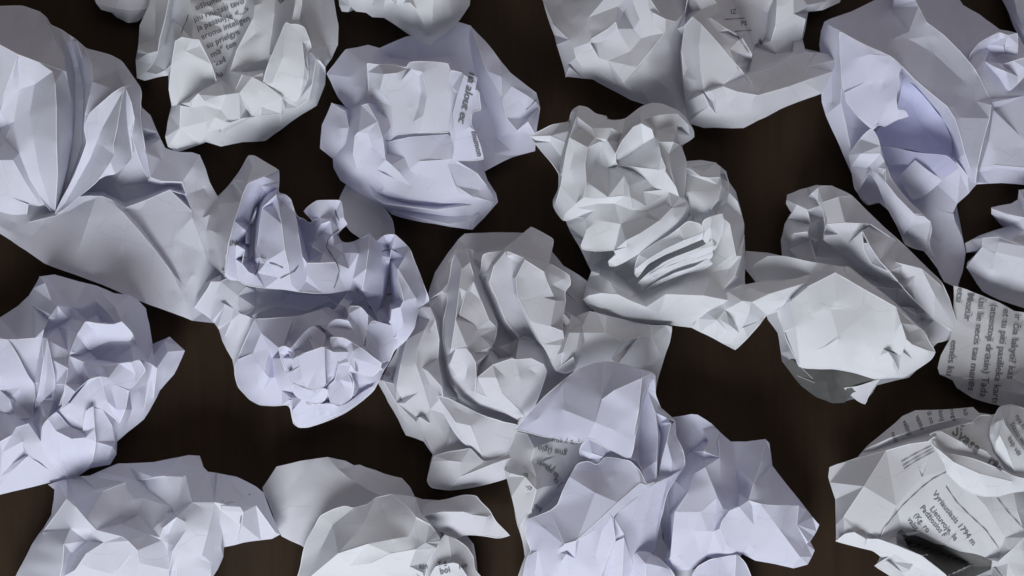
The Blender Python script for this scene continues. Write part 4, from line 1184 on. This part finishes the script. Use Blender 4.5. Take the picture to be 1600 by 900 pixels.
J = ball('J', 'crumpled_paper_ball', 'white ball with a flat bright facet and a ridged sheet pointing to the right', 'grey', (1320, 460), [
    ('outer_sheet', 'body',
     '1165 392 22 1200 395 24 1222 400 30 1220 375 34 1226 350 36 1236 332 36 1228 318 36 1230 304 36 1250 296 40 1275 289 44 1300 290 46 1330 305 50 1350 325 50 1370 345 50 1400 372 50 1430 400 50 1455 425 48 1470 440 46 1484 468 44 1494 500 42 1500 522 40 1470 532 38 1460 540 36 1450 560 36 1420 590 30 1370 602 26 1350 630 20 1340 622 20 1310 630 20 1280 620 20 1250 598 22 1235 580 24 1222 565 26 1215 520 26 1200 500 22 1180 440 22 1164 420 20',
     ['1228 312 40 1245 320 66 1262 328 76 1270 300 72', '1238 332 50 1262 330 66 1266 350 50 1264 375 44 1274 405 44', '1226 372 40 1240 365 62 1262 362 72 1274 405 70', '1226 375 38 1234 390 44 1260 402 44', '1250 296 40 1262 308 60 1290 318 72',
      '1266 335 40 1285 340 36 1280 375 34 1276 400 34', '1275 378 46 1320 392 60 1310 405 56', '1228 560 16 1262 568 16 1300 574 16 1345 584 16', '1240 585 12 1275 606 12 1315 614 12 1340 606 14', '1350 605 30 1365 612 28 1350 628 20'], {'noise': 0.6}),
    ('shaded_print_underside', 'sheet', '1236 560 48 1262 566 52 1300 572 54 1345 582 52 1368 590 50 1352 606 44 1332 614 42 1320 629 34 1300 630 32 1276 621 32 1252 603 36 1238 586 40 1226 570 42',
     ['1250 572 54 1270 592 44 1290 596 50 1330 606 46', '1270 592 44 1280 612 38', '1300 576 56 1310 604 40 1318 622 38'], {'noise': 0.8, 'rim': 0.0, 'mat': 'print_shade', 'label': 'dark underside of the ball, smudged print with shade painted in'}),  # shade under the facet is painted into this dark printed sheet
    ('torn_tab', 'sheet', '1318 606 44 1340 604 48 1376 592 50 1366 604 44 1356 620 34 1352 632 28 1340 626 32 1330 618 38', [], {'noise': 0.3}),
    ('ridged_sheet', 'sheet',
     '1270 300 80 1285 290 84 1300 291 86 1330 305 88 1350 325 86 1372 346 84 1400 372 84 1430 400 84 1455 425 80 1472 442 74 1484 468 66 1494 500 56 1501 523 46 1480 514 50 1455 498 56 1430 470 66 1415 452 72 1405 440 76 1380 435 66 1355 432 58 1340 420 60 1320 400 62 1300 385 64 1286 374 66 1290 355 72 1286 330 78',
     ['1286 316 96 1310 308 104 1330 306 92', '1286 316 96 1292 340 100 1288 368 78', '1287 374 74 1310 366 92 1345 360 100 1360 352 98', '1292 350 100 1320 348 110 1358 350 106', '1360 350 108 1390 370 104 1400 376 88',
      '*1346 362 116 1350 390 108 1362 412 102 1388 424 104', '*1348 362 116 1360 385 118 1375 408 116 1390 424 112 1415 450 86', '1352 375 100 1368 402 98 1384 420 102', '1390 424 112 1420 460 92 1460 498 66 1498 522 48', '1400 410 106 1440 420 98 1470 446 78', '1320 400 62 1340 404 84 1362 412 98', '1430 400 88 1460 460 82 1498 520 48', '1410 415 100 1430 430 92 1425 400 92'], {'noise': 0.6}),
    ('inner_slip', 'sheet',
     '1330 428 60 1355 434 66 1385 450 66 1420 454 62 1428 468 56 1442 478 54 1432 490 50 1450 490 52 1470 505 52 1500 524 42 1470 534 44 1455 536 46 1440 520 50 1420 500 54 1390 475 56 1350 450 58',
     ['1340 434 76 1365 448 82 1405 452 78 1418 454 72', '1370 455 58 1400 478 50 1430 480 48', '1432 492 62 1410 480 64', '1440 500 40 1460 495 46 1490 520 44'], {'noise': 0.4}),
    ('flat_facet_sheet', 'sheet',
     '1175 420 58 1180 412 62 1200 400 68 1222 400 72 1260 408 82 1318 418 100 1325 416 102 1335 424 104 1350 436 100 1372 452 96 1400 475 92 1430 505 88 1446 520 84 1452 535 78 1462 550 70 1455 562 66 1435 576 58 1412 590 50 1390 590 50 1365 592 50 1340 584 54 1325 580 60 1300 576 62 1260 576 58 1248 573 58 1243 560 60 1236 545 60 1226 520 62 1216 495 64 1214 485 66 1225 475 72 1236 466 80 1230 462 78 1245 450 76 1262 432 76 1240 436 66 1210 438 58 1184 438 54',
     ['1235 466 84 1262 448 100 1305 426 124', '1305 426 124 1306 470 122 1310 530 112 1310 575 64', '*1305 426 124 1340 446 120 1400 480 110 1430 508 94', '1236 470 92 1244 510 92 1250 570 62', '1218 486 68 1228 530 66 1244 562 62',
      '1310 530 112 1300 545 96 1288 575 62', '1320 418 104 1322 428 114 1345 445 108', '1408 505 114 1398 520 102 1375 545 92 1360 580 62', '1408 505 114 1416 530 108 1410 550 92 1404 588 52', '1408 505 114 1420 520 96 1425 538 100 1445 530 84', '1425 538 104 1450 548 80 1412 548 84', '1388 550 100 1395 570 80 1402 585 56', '1425 560 74 1410 590 50', '1375 555 84 1395 560 92 1405 580 60', '1380 545 90 1405 555 76', '1262 432 76 1280 425 92 1305 424 122'], {'noise': 0.4, 'mat': 'white', 'label': 'bright flat facet with crumpled lower corner'}),
], 0.8)


Lb = ball('L', 'crumpled_paper_ball', 'pale ball cut by the right edge above the printed page', 'cool', (1580, 390), [
    ('outer_sheet', 'body',
     '1508 380 24 1530 368 28 1560 358 30 1580 352 34 1555 338 44 1549 334 46 1549 324 48 1580 318 50 1590 312 50 1592 297 52 1640 290 50 1680 400 40 1650 480 30 1602 482 26 1560 468 26 1535 455 28 1510 418 34 1512 410 38 1530 390 36 1510 395 22',
     ['1549 326 48 1575 335 68 1600 340 76', '1580 352 40 1600 360 60', '1535 372 58 1560 370 66 1600 385 72', '1535 386 60 1555 394 66 1600 404 70', '1535 372 58 1535 386 60 1510 418 38', '1562 378 70 1556 394 68 1550 420 60', '1592 297 52 1600 312 66', '1550 360 36 1580 375 60 1600 380 62', '1535 386 54 1580 410 64 1605 420 60'], {'noise': 0.6})], 0.7)

Mb = ball('M', 'crumpled_paper_ball', 'printed book page with lines of text running downward at the right edge', 'book', (1550, 540), [
    ('printed_sheet', 'body',
     '1490 446 60 1510 452 62 1535 462 64 1560 472 64 1585 486 62 1600 488 62 1660 500 60 1660 640 30 1600 640 24 1570 636 22 1545 630 22 1520 622 24 1495 606 28 1488 594 32 1468 585 36 1465 575 40 1470 555 46 1484 530 50 1490 500 54',
     ['1468 583 38 1500 588 46 1540 592 52 1580 590 54 1610 570 56', '1490 500 54 1530 520 64 1560 530 66 1600 525 62', '1535 462 64 1545 500 68 1560 530 66 1555 560 60 1560 592 52', '1495 606 30 1510 592 52 1520 560 58', '1560 592 56 1570 615 36 1590 636 24', '1585 486 62 1575 510 68 1600 500 60', '1600 600 56 1585 575 64'], {'noise': 0.9})])
for txt, x, y, a in (('etsi', 1496, 450, 97), ('emės ku', 1486, 532, 98), ('Mozūr', 1512, 458, 98),
                     ('ūsi lie necis tau manęs', 1530, 464, 97), ('(atsostoji drąsin) Tada', 1549, 474, 97),
                     ('et tu piti pasilieka kartu', 1568, 482, 97), ('ir čia lakyti? kas', 1586, 490, 97)):
    lettering(Mb, 'M', txt, x, y, 18.5, a, 0.1)

O2 = ball('O2', 'crumpled_paper_ball', 'lavender ball with a pinched beige centre at the bottom, corner folded white', 'lav', (1150, 770), [
    ('outer_sheet', 'body',
     '1030 660 20 1050 652 40 1080 647 54 1090 648 56 1112 662 58 1125 675 58 1142 690 58 1165 690 66 1196 686 78 1202 692 78 1207 728 66 1230 758 58 1252 785 54 1280 820 48 1276 830 44 1266 846 42 1273 860 44 1262 882 42 1240 888 42 1222 884 44 1180 876 48 1160 866 52 1150 878 50 1105 870 44 1080 890 34 1050 893 28 1035 880 16 1040 850 10 1025 800 8 1020 700 10',
     ['1080 647 54 1098 670 48 1105 690 40 1120 690 72 1125 676 64', '1050 655 40 1082 660 46 1098 690 36 1080 705 24', '1108 690 76 1100 705 88 1102 730 98 1112 755 104 1122 780 112 1130 796 112', '1123 688 80 1125 715 92 1126 745 94 1130 780 92 1140 792 96', '1196 688 84 1190 720 108 1178 755 124 1170 782 128', '1142 690 60 1150 730 76 1155 770 82 1150 790 88', '1170 782 128 1155 792 134 1140 798 132 1128 815 126 1125 826 120', '1130 796 112 1140 798 130', '1170 782 128 1190 788 124 1215 790 112', '1207 728 68 1200 760 106 1190 786 122', '1140 798 128 1128 808 104 1115 830 94 1130 865 60', '1125 826 120 1135 850 96 1150 866 62', '1175 790 118 1178 820 108 1170 850 82 1155 866 58', '1120 778 106 1095 800 104 1085 830 92 1092 865 56', '1055 800 100 1052 830 92 1048 870 62 1052 892 30', '1055 800 100 1075 770 98 1085 740 88 1100 715 72', '1042 740 22 1046 800 16 1048 850 14', '1248 790 84 1245 820 78 1260 850 48', '1215 790 110 1235 790 92 1252 786 58', '1262 846 54 1250 870 60 1238 887 44', '1190 790 124 1220 830 96 1255 850 56', '1060 870 64 1078 888 36', '1120 800 100 1105 830 100'], {'noise': 0.6})], 0.6)

O1 = ball('O1', 'crumpled_paper_ball', 'tall lavender ball at the bottom centre with a smooth hood over upside-down print', 'lav', (930, 740), [
    ('outer_sheet', 'body',
     '788 735 44 792 730 48 798 690 44 803 672 48 815 650 54 880 600 60 960 590 60 1010 590 56 1024 585 54 1024 618 50 1030 635 48 1048 650 50 1056 658 50 1056 682 50 1068 710 48 1070 728 46 1050 745 44 1045 760 42 1030 800 30 1035 840 24 1050 870 30 1080 890 30 1160 880 24 1180 930 20 1150 980 14 820 980 20 805 910 28 820 870 30 816 845 32 808 820 36 800 780 40 795 760 42',
     ['803 674 48 830 680 54 870 685 56 905 692 52', '820 672 52 835 700 74 830 720 70 838 745 78 825 770 70', '860 690 58 880 715 48 890 745 40 875 770 34', '788 735 46 798 740 66 820 745 80 838 765 84 830 795 66 812 822 40', '795 745 50 800 775 56 810 818 40', '905 695 50 895 730 40 880 765 30 840 800 36'], {'noise': 0.6, 'mat': 'book'}),
    ('smooth_hood', 'sheet',
     '803 672 72 820 652 84 850 620 96 880 595 104 905 575 104 930 566 102 950 565 104 985 572 108 1020 582 106 1022 592 104 1012 600 110 1004 620 116 1000 650 118 993 680 122 990 700 118 986 716 112 978 715 116 960 706 124 930 690 134 920 684 134 905 692 126 880 688 114 840 680 94 815 673 80',
     ['885 596 108 880 640 122 890 675 124 905 690 126', '945 566 108 940 620 134 930 660 142 918 684 134', '*1020 583 108 1003 590 132 998 640 134 990 680 122', '930 660 142 960 672 136 990 690 120', '880 600 110 840 655 98 806 672 74', '1000 592 134 960 610 142 940 625 140'], {'noise': 0.35}),
    ('side_pleat', 'sheet',
     '1020 582 104 1024 586 96 1024 617 84 1032 638 78 1046 650 76 1055 657 76 1056 682 78 1066 700 76 1070 716 72 1070 728 68 1055 738 78 1042 750 86 1027 755 94 1022 752 96 1010 758 92 1004 735 88 995 720 86 986 718 86 990 700 100 996 660 100 1004 620 104 1010 600 104',
     ['1020 583 104 1004 640 76 998 700 70 1000 725 76', '1012 612 84 1024 645 84 1028 680 92 1026 720 100 1025 752 96', '1024 645 92 1032 660 74 1042 655 80 1054 658 78', '1030 668 66 1034 680 68 1030 712 76 1028 745 84', '1040 652 88 1048 662 92 1042 690 96 1034 720 92', '1050 665 84 1050 720 90 1060 735 76', '1030 668 60 1050 660 72'], {'noise': 0.4}),
    ('small_curl', 'sheet', '905 705 92 910 692 100 920 686 106 940 696 104 960 708 96 945 714 96 938 716 100 933 727 100 920 718 94 908 716 90',
     ['910 704 98 925 708 108 942 714 102'], {'noise': 0.2}),
    ('front_panel', 'sheet',
     '822 812 60 840 806 72 860 798 84 872 788 92 880 765 98 890 745 102 902 724 100 920 720 98 933 728 102 945 714 102 965 716 108 985 720 114 1000 735 116 1010 758 112 1024 752 104 1020 760 106 990 780 112 965 800 118 958 808 118 960 830 110 962 845 104 950 870 92 938 905 76 936 970 40 810 970 30 815 910 40 822 875 46 830 860 50 822 840 54',
     ['822 812 60 850 825 84 872 858 100 880 850 112 905 842 118 930 828 122 956 808 120', '*1010 758 112 1000 755 118 965 785 126 950 800 126 900 845 122 882 850 116', '880 852 114 885 866 110 878 876 100 875 864 98', '884 862 104 888 905 72', '890 745 104 930 770 124 965 785 126', '985 720 114 1000 745 118', '850 822 82 840 860 66 850 905 50', '940 830 112 930 870 92'], {'noise': 0.5}),
    ('right_panel', 'sheet',
     '958 808 108 990 782 108 1022 756 102 1045 746 92 1062 736 76 1070 728 66 1060 742 70 1042 770 68 1036 800 58 1028 830 48 1022 860 42 1010 868 48 995 875 56 990 905 40 985 980 20 940 980 30 938 905 62 950 870 80 962 845 92',
     ['960 810 112 975 835 96 985 870 72 992 900 48', '962 846 96 955 905 62', '975 840 98 972 905 62', '1022 756 102 1010 800 84 1000 868 58', '1044 748 90 1030 800 66 1022 858 44'], {'noise': 0.5}),
    ('bottom_curl', 'sheet', '985 905 48 988 870 66 996 862 70 1012 862 72 1030 872 66 1048 890 52 1060 910 40 1060 980 20 985 980 20',
     ['996 866 72 1008 880 84 1010 905 70', '1015 868 76 1032 885 70 1040 905 50'], {'noise': 0.3}),
    ('bottom_fold', 'sheet', '1078 905 42 1090 885 48 1110 874 56 1140 868 66 1152 866 70 1165 880 58 1175 905 40 1175 980 20 1070 980 20',
     ['1122 872 62 1120 905 60', '1150 867 72 1148 905 60', '1098 884 50 1105 905 50'], {'noise': 0.4}),
], 0.5)
for txt, x, y, a, sz in (('yra piatur', 905, 690, 187, 13), ('gno ūgio', 886, 706, 192, 15), ('y poras', 868, 732, 205, 12), ('ta ats', 874, 742, 215, 13),
                         ('į ta', 878, 756, 225, 13), ('ti-', 826, 740, 195, 12), ('ci-', 832, 762, 200, 12), ('bio', 848, 795, 215, 13)):
    lettering(O1, 'O1', txt, x, y, sz, a, 0.12)

Nb = ball('N', 'crumpled_paper_ball', 'open crumple of printed pages with boxed text at the bottom right corner', 'book', (1470, 780), [
    ('outer_sheet', 'body',
     '1294 745 44 1296 730 46 1340 714 48 1352 700 54 1358 694 56 1385 672 56 1410 650 54 1430 641 52 1470 640 50 1520 636 52 1530 645 54 1550 648 52 1580 640 50 1660 640 50 1660 960 30 1480 960 26 1440 915 26 1395 900 22 1368 885 22 1375 870 24 1364 858 26 1306 845 34 1305 780 38 1300 765 42',
     ['1352 702 58 1390 685 84 1440 668 92 1500 652 92 1528 648 60', '1358 706 58 1400 690 66 1450 676 74 1500 662 84 1530 660 84', '1385 704 88 1420 694 108 1450 690 116 1460 682 118', '1296 730 46 1340 716 60 1385 704 84', '1385 704 84 1350 760 94 1318 808 70 1306 820 44', '1318 808 70 1345 825 74 1375 840 70', '1455 690 116 1450 720 110 1440 745 106 1400 790 92 1375 840 68',
      '1440 745 106 1480 735 108 1500 750 104 1540 790 92 1570 840 76', '1405 848 10 1430 852 8 1470 865 6 1520 882 6 1555 886 8', '1420 900 6 1480 905 6 1550 898 8', '1410 832 40 1440 830 50 1480 850 52 1530 862 54 1560 872 50', '1420 835 56 1450 800 76 1500 800 82 1540 850 60',
      '1306 845 36 1320 835 66 1335 832 74 1350 842 70 1400 856 66 1440 870 66 1480 900 60', '1335 832 74 1370 840 60 1400 838 44', '1364 858 30 1390 880 52 1420 890 54', '1368 885 24 1390 876 44 1410 895 44',
      '1560 878 70 1580 860 84 1600 840 92', '1552 876 62 1575 880 70 1600 880 66', '1580 750 92 1590 800 88 1600 830 84', '1380 850 60 1390 870 40'], {'noise': 0.6}),
    ('front_lip', 'sheet',
     '1306 846 52 1320 834 72 1335 831 80 1352 842 78 1372 842 76 1400 852 74 1440 868 74 1480 900 68 1500 960 40 1440 960 30 1420 905 40 1395 885 40 1364 860 44',
     ['1335 832 80 1375 852 62 1440 890 50 1470 930 40', '1372 842 76 1400 868 54 1420 880 50'], {'noise': 0.4, 'mat': 'white'}),
    ('corner_shard', 'sheet', '1366 884 40 1378 876 46 1392 868 50 1420 886 44 1445 905 36 1440 960 24 1420 930 24 1392 900 30', ['1392 868 50 1400 890 44 1425 925 28'], {'noise': 0.2}),
    ('torn_lip', 'sheet',
     '1455 690 118 1462 700 124 1475 708 126 1500 712 128 1525 718 128 1555 730 124 1580 742 118 1620 752 110 1620 765 104 1580 770 104 1560 776 104 1540 776 106 1520 772 108 1500 760 112 1490 750 114 1480 740 116 1476 725 118 1466 708 120',
     ['1466 702 126 1490 722 132 1530 740 130 1580 752 118', '1500 740 126 1540 760 118'], {'noise': 0.4, 'mat': 'white', 'label': 'torn white curled lip over the text'}),
    ('upper_page', 'sheet',
     '1452 678 112 1470 672 114 1500 665 112 1520 660 108 1528 650 98 1548 648 96 1552 655 98 1546 680 106 1550 705 112 1570 735 112 1600 745 108 1640 750 104 1640 765 104 1590 760 106 1560 735 116 1530 722 120 1500 716 120 1475 706 118 1460 692 114',
     ['1470 674 116 1500 690 124 1540 705 122 1570 736 114'], {'noise': 0.4}),
    ('crumpled_corner', 'sheet',
     '1546 680 112 1548 665 112 1556 645 108 1562 635 106 1580 632 104 1605 640 100 1640 640 90 1640 760 96 1605 742 104 1585 738 108 1570 722 112 1555 705 112',
     ['1562 636 110 1568 655 128 1562 680 132 1572 700 128 1585 735 112', '1580 634 108 1575 660 120 1590 680 116 1605 690 110', '1556 660 122 1556 690 124', '1572 665 128 1600 705 116'], {'noise': 0.8, 'mat': 'white'}),
], 0.7)
for s, w in (('1374 840 1380 826 1410 790 1440 762 1458 748 1478 738', 1.3), ('1478 760 1495 785 1515 805 1540 828 1560 856', 1.2), ('1558 778 1575 800 1598 825', 1.2),
             ('1408 722 1425 712 1455 697', 1.3), ('1410 728 1430 716 1458 701', 1.3), ('1412 733 1432 720 1460 705', 1.3)):
    stroke(Nb, 'N', s, w, 'ruled_line')
for txt, x, y, sz, a in (('Vyriausiasis 1794 m', 1456, 772, 15, 52), ('Lietuvoje, le', 1452, 796, 15, 52), ('Padžiosios F', 1437, 794, 14, 52),
                         ('(Kg. ro', 1427, 806, 14, 52), ('valst', 1417, 812, 14, 55), ('gosp', 1404, 830, 13, 50)):
    lettering(Nb, 'N', txt, x, y, sz, a, 0.1)
dark_patch(Nb, 'N', 'dark_picture', '1410 836 1422 833 1440 840 1462 850 1476 852 1500 862 1530 868 1550 876 1548 890 1520 902 1480 902 1455 878 1420 858', M['print_shade'])
lettering(Nb, 'N', 'Švasa', 1486, 676, 28, 40, 0.5)
lettering(Nb, 'N', 'raz', 1543, 722, 24, 32, 0.5)
for txt, x, y, a in (('naio', 1392, 676, 68), ('valstų', 1410, 658, 68), ('vaisto', 1430, 650, 68), ('iš co', 1448, 644, 72), ('koų', 1466, 642, 75), ('roge', 1484, 640, 75), ('ką', 1504, 640, 70)):
    lettering(Nb, 'N', txt, x, y, 12, a, 0.1)
for txt, x, y, a in (('Stasio vio', 1578, 662, 60), ('nys III', 1586, 650, 60), ('kaip vėl', 1574, 685, 60)):
    lettering(Nb, 'N', txt, x, y, 12, a, 0.1)
